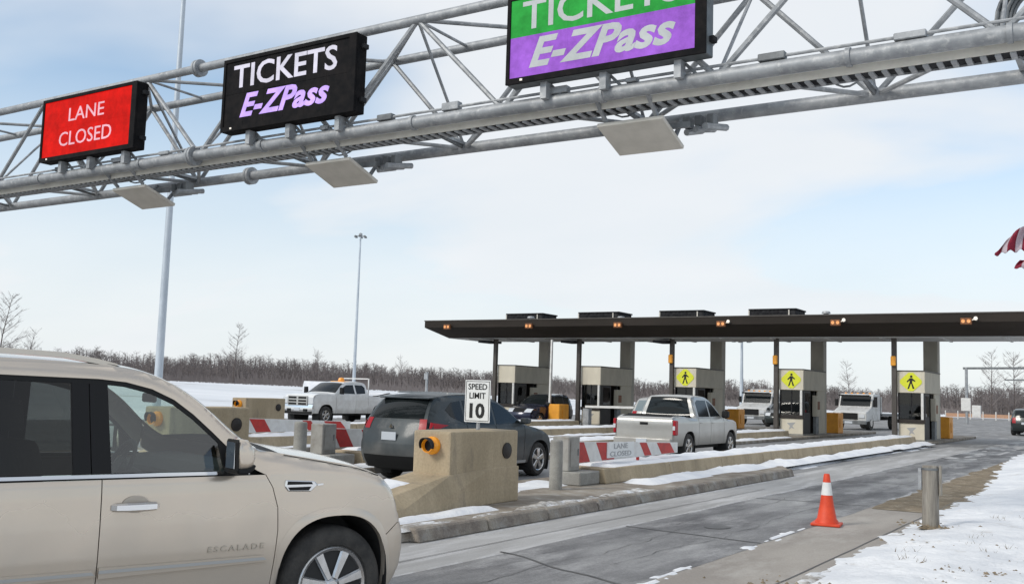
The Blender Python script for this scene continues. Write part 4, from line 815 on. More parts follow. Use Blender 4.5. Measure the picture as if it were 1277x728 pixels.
# ------------------------------------------------------------------ vehicles
class Car:
    """local frame: x forward from the front axle, y to the car's left, z up. The body is a side surface y(x, z), rounded over towards an
    outline (profile) that runs front - bonnet - screen - roof - tail, and cross strips lofted between the two outlines."""
    def __init__(s, name, label, cat, loc, heading, prof, sec, plan, r=0.07, step=0.07, arches=(), zbot=0.35, group=None):
        s.root = empty(name, loc, heading, label, cat, group)
        s.P, s.idx = catmull(prof, step); s.sec = sec; s.plan = plan; s.r = r; s.step = step; s.arches = arches; s.zbot = zbot
        s.A = s.P[:-1, :2]; s.B = s.P[1:, :2]
    def dist(s, x, z):
        p = np.stack([x, z], -1)[:, None, :]; d = s.B - s.A; L = (d * d).sum(-1) + 1e-12
        t = np.clip(((p - s.A) * d).sum(-1) / L, 0, 1); return np.sqrt(((p - (s.A + t[..., None] * d)) ** 2).sum(-1)).min(1)
    def y(s, x, z):
        x = np.atleast_1d(np.asarray(x, float)); z = np.atleast_1d(np.asarray(z, float))
        w = interp(z, s.sec) * interp(x, s.plan); d = np.minimum(s.dist(x, z), s.r); return w - (s.r - np.sqrt(np.maximum(s.r**2 - (s.r - d)**2, 0)))
    def prof(s, i0, i1):
        a, b = s.idx[i0], s.idx[i1]; q = s.P[min(a, b):max(a, b) + 1, :2]; q = q if a < b else q[::-1]; return [tuple(p) for p in q]
    def arc(s, k, a0, a1, n=20, grow=0.0):
        xc, zc, ra, za = s.arches[k]; e = 2.5
        out = []
        for a in np.linspace(rad(a0), rad(a1), n):
            c, q = math.cos(a), math.sin(a); out.append((xc + (ra + grow) * math.copysign(abs(c) ** (2 / e), c), zc + (za + grow) * math.copysign(abs(q) ** (2 / e), q)))
        return out
    def lower(s, xa, xb):
        """bottom edge from xa (front) back to xb, stepping over the wheel arches"""
        out = [(xa, s.zbot)]
        for k, (xc, zc, ra, za) in sorted(enumerate(s.arches), key=lambda t: -t[1][0]):
            if xb < xc < xa:
                ar = [p for p in s.arc(k, -10, 190, 26) if p[1] > s.zbot + .005]; out += [(ar[0][0], s.zbot)] + ar + [(ar[-1][0], s.zbot)]
        return out + [(xb, s.zbot)]
    def panel(s, name, poly, m, off=0.0, lip=0.02, parent=None, sides=(-1, 1), step=None, kindof=None):
        step = step or s.step; pp = []
        for p in poly:
            if not pp or (abs(p[0] - pp[-1][0]) + abs(p[1] - pp[-1][1])) > 1e-5: pp.append(p)
        if abs(pp[0][0] - pp[-1][0]) + abs(pp[0][1] - pp[-1][1]) < 1e-5: pp.pop()
        bd = []                                               # boundary, refined to the grid step
        for i in range(len(pp)):
            (xa, za_), (xb, zb2) = pp[i], pp[(i + 1) % len(pp)]; k = max(1, int(math.hypot(xb - xa, zb2 - za_) / step))
            bd += [(xa + (xb - xa) * j / k, za_ + (zb2 - za_) * j / k) for j in range(k)]
        nb_ = len(bd); B0 = np.array(bd); B1 = np.roll(B0, -1, 0)
        gx_, gz_ = np.meshgrid(np.arange(B0[:, 0].min() + step * .5, B0[:, 0].max(), step), np.arange(B0[:, 1].min() + step * .5, B0[:, 1].max(), step)); g_ = np.stack([gx_.ravel(), gz_.ravel()], -1)
        if len(g_):
            d = B1 - B0; t = np.clip(((g_[:, None] - B0) * d).sum(-1) / ((d * d).sum(-1) + 1e-12), 0, 1); dist = np.sqrt(((g_[:, None] - (B0 + t[..., None] * d)) ** 2).sum(-1)).min(1)
            yy0, yy1 = B0[:, 1], B1[:, 1]; cr_ = ((yy0 > g_[:, 1:2]) != (yy1 > g_[:, 1:2])) & (g_[:, :1] < (B1[:, 0] - B0[:, 0]) * (g_[:, 1:2] - yy0) / (yy1 - yy0 + 1e-15) + B0[:, 0])
            g_ = g_[(cr_.sum(1) % 2 == 1) & (dist > step * .35)]
        from mathutils.geometry import delaunay_2d_cdt
        cv, ce, cf = delaunay_2d_cdt([Vector(p) for p in bd] + [Vector(p) for p in g_], [(i, (i + 1) % nb_) for i in range(nb_)], [], 1, 1e-6)[:3]
        X = np.array([v.x for v in cv]); Z = np.array([v.y for v in cv]); Y = s.y(X, Z) + off; faces = [tuple(f) for f in cf]
        cnt = {}
        for f in faces:
            for i in range(3): e = tuple(sorted((f[i], f[(i + 1) % 3]))); cnt[e] = cnt.get(e, 0) + 1
        be = [e for e, c_ in cnt.items() if c_ == 1]
        e_ = 1e-3; dx_ = (s.y(X + e_, Z) - s.y(X - e_, Z)) / (2 * e_); dz_ = (s.y(X, Z + e_) - s.y(X, Z - e_)) / (2 * e_)
        dx_ = np.clip(dx_, -3, 3); dz_ = np.clip(dz_, -3, 3); NN = np.stack([-dx_, np.ones_like(dx_), -dz_], -1); NN /= np.linalg.norm(NN, axis=1)[:, None]
        out = []
        for sd_ in sides:
            n = len(X); vv = [(X[i], sd_ * Y[i], Z[i]) for i in range(n)]; ff = []
            for f in faces:
                a_, b_, c_ = (np.array(vv[k]) for k in f[:3]); ny = np.cross(b_ - a_, c_ - a_)[1]
                ff.append(f if ny * sd_ >= 0 else f[::-1])
            nv = [(q[0], sd_ * q[1], q[2]) for q in NN]
            if lip:
                for a_, b_ in be:
                    k = len(vv); vv += [vv[a_], vv[b_], (X[b_], sd_ * (Y[b_] - lip), Z[b_]), (X[a_], sd_ * (Y[a_] - lip), Z[a_])]; ff.append((k, k + 1, k + 2, k + 3)); nv += [(0, 0, 0)] * 4
            me = bpy.data.meshes.new(name); me.from_pydata(vv, [], ff); me.polygons.foreach_set('use_smooth', [True] * len(me.polygons)); me.normals_split_custom_set_from_vertices(nv)
            par = parent if parent is not None and not isinstance(parent, (list, tuple)) else (parent[len(out)] if parent else s.root)
            out.append(link_mesh(name, me, m, par))
        return out
    def strip(s, name, i0, i1, m, t0=-1.0, t1=1.0, off=0.0, parent=None, nt=12, lip=0.0):
        a, b = s.idx[i0], s.idx[i1]; Q = s.P[min(a, b):max(a, b) + 1]; ye = s.y(Q[:, 0], Q[:, 1]); vv = []
        T = np.gradient(Q[:, :2], axis=0); N = np.stack([-T[:, 1], T[:, 0]], -1); N /= np.linalg.norm(N, axis=1)[:, None] + 1e-9
        # outward: profile runs front -> top -> rear, so the outward normal is on its right-hand side when seen from +y ... pick by centre
        cen = s.P[:, :2].mean(0); sg = np.sign(((Q[:, :2] - cen) * N).sum(1)); sg[sg == 0] = 1; N *= sg[:, None]
        for j in range(len(Q)):
            for i in range(nt + 1):
                t = t0 + (t1 - t0) * i / nt; k = 1 - abs(t) ** 2.2
                vv.append((Q[j, 0] + Q[j, 2] * k + N[j, 0] * off, t * ye[j], Q[j, 1] + Q[j, 3] * k + N[j, 1] * off))
        w = nt + 1; ff = [(j * w + i, j * w + i + 1, (j + 1) * w + i + 1, (j + 1) * w + i) for j in range(len(Q) - 1) for i in range(nt)]
        return MB().add(vv, ff).build(name, m, parent or s.root, smooth=40)
    def wells(s):
        for k, (xc, zc, ra, za) in enumerate(s.arches):
            for sd_ in (-1, 1):
                ar = s.arc(k, -30, 210, 22, 0.004); w = float(s.y(xc, zc + za)[0]) - .012; vv = [(x, sd_ * w, z) for x, z in ar] + [(x, sd_ * (w - .42), z) for x, z in ar]; n = len(ar)
                MB().add(vv, [(i, i + 1, n + i + 1, n + i) for i in range(n - 1)] + [tuple(range(n, 2 * n))]).build('wheel_well', 'suv_dark', s.root)
    def wheel(s, xc, yc, R, rim, width=.24, spokes=7, sw=0.055, hero=False, m='alloy'):
        sd_ = -1 if yc < 0 else 1; o = sd_                                   # outward sign
        n = 48 if hero else 24
        dk = MB().lathe([(0.0, -.02 * o), (rim * .98, -.02 * o), (rim, -.05 * o), (rim, -width * o)], 'y', (0, 0, 0), n)
        rm = MB().lathe([(rim * .86, -.035 * o), (rim * .90, -.006 * o), (rim * .97, .004 * o), (rim * 1.01, -.006 * o), (rim * 1.01, -.03 * o)], 'y', (0, 0, 0), n)
        rm.lathe([(0.0, .012 * o), (rim * .13, .010 * o), (rim * .17, .0), (rim * .24, -.012 * o), (rim * .24, -.03 * o)], 'y', (0, 0, 0), 20)
        for i in range(spokes):
            a = 2 * math.pi * i / spokes + .25; ca, sa = math.cos(a), math.sin(a)
            def Q(r_, q, h): return (ca * r_ - sa * q, h * o, sa * r_ + ca * q)
            w0, w1 = sw * .75, sw * 1.15
            vv = [Q(rim * .2, -w0, -.012), Q(rim * .2, w0, -.012), Q(rim * .9, w1, -.012), Q(rim * .9, -w1, -.012), Q(rim * .2, -w0 * .6, .004), Q(rim * .2, w0 * .6, .004), Q(rim * .9, w1 * .7, .0), Q(rim * .9, -w1 * .7, .0)]
            rm.add(vv, [(4, 5, 6, 7), (0, 4, 7, 3), (1, 2, 6, 5), (0, 1, 5, 4), (2, 3, 7, 6)])
        w = rm.build('wheel', m, s.root, smooth=35); w.location = (xc, yc, R)
        ty = MB().lathe([(rim * 1.0, -.012 * o), (rim * 1.05, .006 * o), (rim * 1.05 + (R - rim) * .45, .016 * o), (R - .035, .004 * o), (R - .012, -.018 * o), (R, -.045 * o), (R, -(width - .03) * o), (R - .03, -width * o), (rim, -width * o)], 'y', (0, 0, 0), n).build('tyre', 'tyre', w, smooth=35)
        d_ = dk.build('brake_disc', 'suv_dark', w)
        return w

def std_car(name, label, cat, loc, heading, paint, prof, ix, sec, plan, arches, cuts, windows, zbelt, R, rim, W, r=0.08, step=0.09, zbot=0.33, glass='glass_dark', trim='black_trim', roofm=None, group=None, spokes=5, upper_skip=False):
    """ix: control-point indices dict hood, cowl, roof_f, roof_r, deck, last. cuts: x of the door gaps from the front"""
    c = Car(name, label, cat, loc, heading, prof, sec, plan, r, step, arches, zbot, group)
    zb_ = lambda x: float(np.interp(-x, [-q[0] for q in zbelt], [q[1] for q in zbelt]))
    g = 0.008; x0 = prof[0][0]; xr = prof[-1][0]
    P0 = c.prof(0, ix['cowl'])                                              # up the nose and over the bonnet
    c.panel('front_fender', c.lower(x0, cuts[0] + g) + [(cuts[0] + g, zb_(cuts[0]))] + P0[::-1][:0] + [p for p in c.prof(ix['cowl'], 0)], paint)
    for i in range(len(cuts) - 1):
        a, b = cuts[i], cuts[i + 1]; d = c.panel('front_door' if i == 0 else 'rear_door', c.lower(a - g, b + g) + [(b + g, zb_(b))] + [(a - g, zb_(a))], paint)
        for o, sd_ in zip(d, (-1, 1)):
            yy = float(c.y(b + .12, zb_(b) - .13)[0]); MB().box(b + .06, b + .24, sd_ * (yy + .002) - .014, sd_ * (yy + .002) + .014, zb_(b) - .15, zb_(b) - .12).build('handle', paint, o, bevel=.008)
    rq = c.lower(cuts[-1] - g, xr)
    c.panel('rear_quarter', rq + c.prof(len(prof) - 1, ix['deck']) + [(cuts[-1] - g, zb_(cuts[-1]))], paint)
    if not upper_skip:                                                      # everything above the belt line, windows lie on it
        c.panel('cab_side', [(cuts[0], zb_(cuts[0]) + .004)] + [(x, zb_(x) + .004) for x in cuts[1:]] + c.prof(ix['deck'], ix['cowl']), paint)
    for wdw in windows: c.panel('side_window', wdw, glass, off=0.004, lip=0.012)
    c.strip('bonnet', ix['hood'], ix['cowl'], paint); c.strip('roof', ix['roof_f'], ix['roof_r'], roofm or paint)
    c.strip('windscreen_frame', ix['cowl'], ix['roof_f'], trim); c.strip('windscreen', ix['cowl'], ix['roof_f'], glass, -.93, .93, off=.004)
    c.wells()
    for k, a in enumerate(arches):
        for sd_ in (-1, 1): c.wheel(a[0], sd_ * (W - .02), R, rim, spokes=spokes)
    MB().box(xr + .25, x0 - .2, -W + .25, W - .25, zbot - .08, zbot + .10).build('underbody', 'suv_dark', c.root)
    c.zb = zb_
    return c

# --- the beige SUV at the left
def hero_suv():
    prof = [(.50, .28, .26, 0), (.62, .45, .28, 0), (.645, .66, .29, 0), (.60, .80, .30, 0), (.545, .93, .26, 0), (.50, 1.03, .20, .01), (.42, 1.11, .12, .03), (.20, 1.19, .04, .05), (-.10, 1.245, 0, .055), (-.40, 1.295, .02, .05),
            (-.56, 1.325, .14, .04), (-.72, 1.425, .17, .03), (-.93, 1.61, .16, .02), (-1.12, 1.735, .13, .02), (-1.32, 1.81, .08, .03), (-1.6, 1.842, .03, .035), (-2.4, 1.862, 0, .035), (-3.3, 1.85, -.02, .03), (-3.72, 1.80, -.06, .02),
            (-3.86, 1.62, -.08, 0), (-3.98, 1.22, -.09, 0), (-4.02, .92, -.10, 0), (-4.04, .60, -.12, 0), (-3.98, .34, -.10, 0)]
    I = dict(bump=3, lamp=5, hood=6, cowl=10, rf=14, rr=18, rg=20, last=23)
    sec = [(.28, .94), (.45, .975), (.58, .99), (.70, 1.0), (.90, 1.003), (1.08, .995), (1.16, .985), (1.20, .968), (1.45, .905), (1.74, .835), (1.9, .80)]
    plan = [(-4.1, .93), (-3.6, .97), (-2.8, 1.0), (.05, 1.0), (.35, .985), (.52, .955), (.66, .90)]
    c = Car('beige_suv', 'large beige SUV cut off by the left edge, heading for the open lane', 'car', (-5.68, 5.52, 0), rad(73.07), prof, sec, plan, 0.085, 0.035,
            arches=((0, .40, .425, .475), (-2.946, .40, .425, .475)), zbot=.33)
    R = c.root; P = 'suv_paint'; g = .003
    # side panels
    cutF = [(-.475, .33), (-.472, .46), (-.458, .62), (-.446, .80), (-.455, .95), (-.495, 1.08), (-.545, 1.163)]
    A = [p for p in c.arc(0, -8, 188, 40) if p[1] > .335]
    bump_line = [(.60, .80), (.52, .79), (.425, .72)]
    arF = [p for p in A if p[1] > .72 or p[0] < 0]
    c.panel('front_fender', [(p[0] + g, p[1]) for p in cutF] + [(-.60, 1.19), (-.66, 1.225), (-.69, 1.40)] + c.prof(11, I['bump']) + bump_line[1:] + [p for p in arF if p[0] < .424 or p[1] > .72] + [(arF[-1][0], .33)], P, lip=.03)
    lowA = [p for p in A if p[1] <= .70 and p[0] > 0]
    c.panel('front_bumper', c.prof(0, I['bump']) [:-1]+ [(.596, .793), (.52, .783), (.428, .713)] + lowA[::-1] + [(lowA[0][0], .30)], P, lip=.03)
    cutB = [(-1.592, .33), (-1.592, 1.163)]
    fd = c.panel('front_door', [(p[0] - g, p[1]) for p in cutF] + [(p[0] + g, p[1]) for p in cutB[::-1]], P, lip=.03)
    cutC = [(-2.62, 1.163), (-2.62, .92), (-2.55, .75), (-2.50, .60), (-2.49, .33)]
    rd = c.panel('rear_door', [(p[0] - g, p[1]) for p in cutB] + [(p[0] + g, p[1]) for p in cutC], P, lip=.03)
    AR = [p for p in c.arc(1, -8, 188, 36) if p[1] > .335]
    qa = [p for p in AR if p[0] > -2.946 and p[1] > .50 and p[0] < -2.515]
    c.panel('rear_quarter', [(p[0] - g, p[1]) for p in cutC if p[1] > .55] + [p for p in AR if p[0] < -2.515 and not (p[0] > -2.946 and p[1] < .57)] + [(AR[-1][0], .33)] + c.prof(23, 20) + [(-3.95, 1.168)], P, lip=.03)
    # upper body: cant rail over the windows and the pillars
    top = [(-.69, 1.225), (-.755, 1.30), (-.90, 1.44), (-1.02, 1.548), (-1.14, 1.636), (-1.28, 1.700), (-1.44, 1.738), (-1.60, 1.752), (-2.4, 1.765), (-3.3, 1.755), (-3.55, 1.73)]
    c.panel('cant_rail', [(-.69, 1.40)][:0] + top + [(-3.62, 1.5), (-3.70, 1.175), (-3.95, 1.175)] + c.prof(20, 11) + [(-.66, 1.36)], P, lip=.02)
    for y_ in (-1, 1):
        pass
    # window surround in satin black, then the panes
    gk = .030
    top_in = [(x - .004, z - gk) for x, z in top]
    c.panel('window_gasket', top + [(-3.60, 1.60), (-3.565, 1.60)] + [(-3.53, 1.70)] + top_in[::-1][1:-1] + [(-.735, 1.225)], 'black_trim', off=-.006, lip=.02)
    c.panel('mirror_sail', [(-.70, 1.196), (-.735, 1.25), (-.80, 1.315), (-.86, 1.375), (-.825, 1.196)], 'black_trim', off=-.004, lip=.02)
    ti = lambda x: float(np.interp(-x, [-p[0] for p in top_in], [p[1] for p in top_in]))
    def tp(xa, xb): return [(xa, ti(xa))] + [p for p in top_in if xb < p[0] < xa] + [(xb, ti(xb))]
    c.panel('front_window', tp(-.832, -1.548) + [(-1.532, 1.196), (-.832, 1.196)], 'front_glass', off=-.010, lip=0)
    c.panel('pillar_trim', tp(-1.549, -1.655) + [(-1.645, 1.196), (-1.533, 1.196)], 'gloss_black', off=-.005, lip=.03)
    c.panel('pillar_trim', tp(-1.661, -1.758) + [(-1.752, 1.196), (-1.651, 1.196)], 'gloss_black', off=-.005, lip=.03)
    c.panel('rear_window', tp(-1.759, -2.60) + [(-2.66, 1.196), (-1.753, 1.196)], 'tint_glass', off=-.010, lip=0)
    c.panel('pillar_trim', tp(-2.60, -2.74) + [(-2.80, 1.196), (-2.66, 1.196)], 'gloss_black', off=-.005, lip=.03)
    c.panel('quarter_window', tp(-2.745, -3.5) + [(-3.58, 1.196), (-2.805, 1.196)], 'tint_glass', off=-.010, lip=0)
    c.panel('belt_moulding', [(-.66, 1.172), (-.675, 1.192), (-3.62, 1.197), (-3.64, 1.177)], 'chrome', off=.010, lip=.025)
    c.panel('belt_seal', [(-.62, 1.1635), (-.66, 1.1715), (-3.64, 1.1765), (-3.64, 1.1655)], 'black_trim', off=-.004, lip=.02)
    # lower door mouldings
    for nm, par, xa, xb in (('door_moulding', fd, -.515, -1.586), ('door_moulding', rd, -1.598, -2.44)):
        c.panel(nm, [(xa, .612), (xa - .03, .652), (xb, .660), (xb, .598)], P, off=.022, lip=.03, parent=par)
        c.panel('moulding_strip', [(xa - .01, .622), (xa - .03, .640), (xb, .646), (xb, .628)], 'tail_silver', off=.026, lip=.01, parent=par)
    for par, xx in ((fd, -1.39), (rd, -2.42)):
        for o, sd_ in zip(par, (-1, 1)):
            yy = float(c.y(xx, 1.0)[0]) * sd_
            hd = MB()
            pts = [(-.145, -.005, .022), (-.12, .022, .024), (-.06, .034, .026), (.06, .034, .026), (.12, .022, .024), (.145, -.005, .022)]
            for (xa, ya, ra), (xb, yb, rb) in zip(pts[:-1], pts[1:]):
                hd.add([(xx + q, yy + sd_ * w, 1.0 + z) for q, w, r_ in ((xa, ya, ra), (xb, yb, rb)) for w, z in ((w - .01, -r_), (w + .010, -r_ * .6), (w + .010, r_ * .6), (w - .01, r_))],
                       [(0, 4, 5, 1), (1, 5, 6, 2), (2, 6, 7, 3), (3, 7, 4, 0)])
            hd.build('handle', 'chrome', o, smooth=50)
            cup = MB().lathe([(0.0, .0), (.055, .002), (.075, .004), (.082, .004)], 'y', (0, 0, 0), 24).build('handle_cup', P, o, smooth=60); cup.location = (xx, yy + sd_ * .001, 1.015); cup.scale = (1.0, sd_, .62)  # grime tone covers the whole cup, its dark colour stands for recess shade
    # side vent with chrome rim
    for sd_ in (-1, 1):
        yy = float(c.y(-.29, 1.085)[0]) * sd_
        rim = [(-.405, 1.125), (-.19, 1.112), (-.165, 1.085), (-.215, 1.043), (-.385, 1.050), (-.41, 1.08)]
        fr = MB().prism(rim, 'y', yy - sd_ * .03, yy + sd_ * .010).build('side_vent', 'chrome', R, bevel=.006)
        MB().prism([(-.392, 1.117), (-.215, 1.107), (-.205, 1.092), (-.395, 1.094)], 'y', yy + sd_ * .0102, yy + sd_ * .0125).build('vent_slot', 'gloss_black', fr)
        MB().prism([(-.390, 1.077), (-.215, 1.077), (-.235, 1.052), (-.375, 1.057)], 'y', yy + sd_ * .0102, yy + sd_ * .0125).build('vent_slot', 'gloss_black', fr)
        MB().bar((-.17, yy + sd_ * .006, 1.087), (-.125, yy + sd_ * .004, 1.09), .012, .012).build('vent_spear', 'chrome', fr)
    # badge lettering low on the door
    for o, sd_ in zip(fd, (-1, 1)):
        yy = float(c.y(-.73, .715)[0])
        letters('badge_lettering', 'ESCALADE', 'badge', o, (-.73, sd_ * (yy + .003), .712), .38, .036, rot=(math.pi / 2, 0, 0 if sd_ < 0 else math.pi), bold=.004, spacing=1.35, depth=.003)
    # arch lips
    for k in (0, 1):
        for sd_ in (-1, 1):
            a = c.arc(k, 2, 178, 34, .0); b = c.arc(k, 2, 178, 34, .055); vv = []
            for (x1_, z1_), (x2_, z2_) in zip(a, b):
                if k == 0: x2_ = max(x2_, -.441 if z2_ < 1.0 else -1); x1_ = max(x1_, -.432)
                ya = float(c.y(x1_, z1_)[0]); yb = float(c.y(x2_, z2_)[0]); xm, zm_ = (x1_ * .55 + x2_ * .45), (z1_ * .55 + z2_ * .45); ym = float(c.y(xm, zm_)[0]); fo = min(1.0, max(0.0, (x1_ + .40) / .2)) if k == 0 else 1.0
                vv += [(x1_, sd_ * (ya - .03), z1_), (x1_, sd_ * (ya + .001 + .015 * fo), z1_), (xm, sd_ * (ym + .001 + .013 * fo), zm_), (x2_, sd_ * (yb + .001), z2_)]
            n = len(a); MB().add(vv, [(i * 4 + j, i * 4 + j + 1, i * 4 + 5 + j, i * 4 + 4 + j) for i in range(n - 1) for j in range(3)]).build('arch_lip', P, R, smooth=60)
    c.wells()
    for xc in (0, -2.946):
        for sd_ in (-1, 1): c.wheel(xc, sd_ * .975, .398, .262, .28, 7, .033, True)
    # cross strips
    c.strip('front_bumper', 0, I['bump'], P); c.strip('grille', I['bump'], I['hood'], 'chrome', -.62, .62, off=.004)
    c.strip('headlamp', I['bump'], I['hood'], 'lens_clear', -1, -.62); c.strip('headlamp', I['bump'], I['hood'], 'lens_clear', .62, 1)
    c.strip('bonnet', I['hood'], 9, P, nt=20); c.strip('cowl', 9, I['cowl'], 'black_trim')
    c.strip('windscreen', 10, 13, 'wind_glass', -.95, .95); c.strip('windscreen_pillar', 10, 13, P, -1, -.95, nt=3); c.strip('windscreen_pillar', 10, 13, P, .95, 1, nt=3)
    c.strip('roof', 13, I['rr'], P, nt=20); c.strip('rear_glass', I['rr'], I['rg'], 'tint_glass', -.85, .85); c.strip('tailgate', I['rg'], 22, P); c.strip('rear_bumper', 22, 23, P)
    c.strip('tail_lamp', I['rr'], I['rg'], 'lens_red', -1, -.85, nt=3); c.strip('tail_lamp', I['rr'], I['rg'], 'lens_red', .85, 1, nt=3)
    # bonnet shut line
    for sd_ in (-1, 1):
        m_ = MB(); pr = [(.36, 1.128), (.20, 1.178), (-.10, 1.235), (-.38, 1.283)]
        for (xa, za_), (xb, zb2) in zip(pr[:-1], pr[1:]):
            ya, yb = float(c.y(xa, za_)[0]), float(c.y(xb, zb2)[0]); m_.bar((xa, sd_ * (ya + .0005), za_), (xb, sd_ * (yb + .0005), zb2), .004, .006)
        m_.build('bonnet_gap', 'suv_dark', R)
    # roof rails
    for sd_ in (-1, 1):
        pts = [(-1.46, 1.845), (-1.58, 1.872), (-1.78, 1.902), (-2.2, 1.915), (-3.2, 1.912), (-3.5, 1.88), (-3.62, 1.84)]; m_ = MB()
        for (xa, za_), (xb, zb2) in zip(pts[:-1], pts[1:]):
            vv = [(x, sd_ * (.70 + w), z + q) for x, z in ((xa, za_), (xb, zb2)) for w, q in ((.024, -.028), (.020, .004), (-.016, .006), (-.02, -.03))]
            m_.add(vv, [(0, 4, 5, 1), (1, 5, 6, 2), (2, 6, 7, 3), (3, 7, 4, 0)])
        m_.build('roof_rail', P, R, smooth=50)
        MB().prism([(-1.44, 1.835), (-1.52, 1.848), (-3.6, 1.846), (-3.62, 1.82), (-1.5, 1.828)], 'y', sd_ * .700, sd_ * .722).build('rail_base', 'black_trim', R)
    # door mirrors
    for sd_ in (-1, 1):
        # outline seen from the side, lofted outwards from the door
        secs = [(.975, .55, -.01), (1.025, .92, 0.0), (1.07, 1.0, .0), (1.13, .98, .0), (1.165, .82, .004), (1.18, .5, .006)]
        base = [(-.828, 1.21), (-.838, 1.30), (-.832, 1.385), (-.81, 1.408), (-.755, 1.398), (-.712, 1.345), (-.70, 1.28), (-.715, 1.22), (-.76, 1.196), (-.81, 1.198)]
        cxm, czm = -.785, 1.30; vv = []; n = len(base)
        for yv, sc, dz in secs:
            for x, z in base: vv.append((cxm + (x - cxm) * (sc if x > cxm else 1 - (1 - sc) * .4), sd_ * yv, czm + (z - czm) * sc + dz))
        ff = [(j * n + i, j * n + (i + 1) % n, (j + 1) * n + (i + 1) % n, (j + 1) * n + i) for j in range(len(secs) - 1) for i in range(n)] + [tuple(range((len(secs) - 1) * n, len(secs) * n))]
        mr = MB().add(vv, ff).build('door_mirror', P, R, smooth=60)
        MB().box(-.853, -.849, min(sd_ * 1.035, sd_ * 1.155), max(sd_ * 1.035, sd_ * 1.155), 1.222, 1.385).build('mirror_glass', 'chrome', mr)
        low = [(-.842, 1.222), (-.70, 1.245), (-.72, 1.205), (-.77, 1.182), (-.825, 1.184)]
        MB().prism(low, 'y', sd_ * .965, sd_ * 1.172).build('mirror_base', 'black_trim', mr, bevel=.012)
        MB().prism([(-.842, 1.205), (-.848, 1.392), (-.830, 1.408), (-.824, 1.198)], 'y', sd_ * 1.015, sd_ * 1.175).build('mirror_rim', 'black_trim', mr, bevel=.008)
    # cabin
    c.panel('door_card', [(-.60, .45), (-.60, 1.15), (-3.6, 1.15), (-3.6, .45)], 'suv_interior', off=-.075, lip=0, step=.3)
    MB().box(-3.8, -.3, -.85, .85, .40, .46).build('cabin_floor', 'suv_dark', R)
    MB().prism([(-.45, 1.21), (-.72, 1.19), (-.86, 1.12), (-.84, .75), (-.45, .75)], 'y', -.86, .86).build('dashboard', 'suv_dark', R, bevel=.02)
    for sd_ in (-1, 1):
        MB().prism([(-1.22, .78), (-1.22, .66), (-1.78, .62), (-1.80, .80)], 'y', sd_ * .38 - .27, sd_ * .38 + .27).build('seat', 'suv_interior', R, bevel=.05, seg=2)
        MB().prism([(-1.68, .78), (-1.82, .80), (-1.98, 1.36), (-1.86, 1.38)], 'y', sd_ * .38 - .25, sd_ * .38 + .25).build('seat_back', 'suv_interior', R, bevel=.05, seg=2)
        MB().prism([(-1.90, 1.42), (-2.00, 1.42), (-2.02, 1.62), (-1.93, 1.62)], 'y', sd_ * .38 - .13, sd_ * .38 + .13).build('headrest', 'suv_interior', R, bevel=.035, seg=2)
    MB().prism([(-2.75, .85), (-2.95, .85), (-3.1, 1.42), (-2.98, 1.42)], 'y', -.75, .75).build('rear_seat', 'suv_dark', R, bevel=.05)
    sw = MB(); n = 28; cs = Vector((-1.02, .38, 1.13)); ax_ = Vector((math.cos(rad(205)), 0, math.sin(rad(25)))).normalized(); e1 = Vector((0, 1, 0)); e2 = ax_.cross(e1).normalized()
    pts = [cs + e1 * (.195 * math.cos(a)) + e2 * (.195 * math.sin(a)) for a in np.linspace(0, 2 * math.pi, n + 1)]
    for p, q in zip(pts[:-1], pts[1:]): sw.tube(p, q, .016, 8, cap=False)
    for a in (0, math.pi, -math.pi / 2): sw.tube(cs, cs + e1 * (.19 * math.cos(a)) + e2 * (.19 * math.sin(a)), .018, 6)
    sw.tube(cs, cs - ax_ * .25, .035, 8); sw.tube(cs - ax_ * .02, cs + ax_ * .02, .07, 12); sw.build('steering_wheel', 'suv_dark', R, smooth=60)
    MB().box(-.99, -.96, -.11, .11, 1.60, 1.665).build('rear_view_mirror', 'suv_dark', R, bevel=.01)
    MB().box(-4.0, .5, -.75, .75, .26, .36).build('underbody', 'suv_dark', R)
    # fuel flap line and antenna-free roof; shut line on the cant rail
    return c
hero_suv()

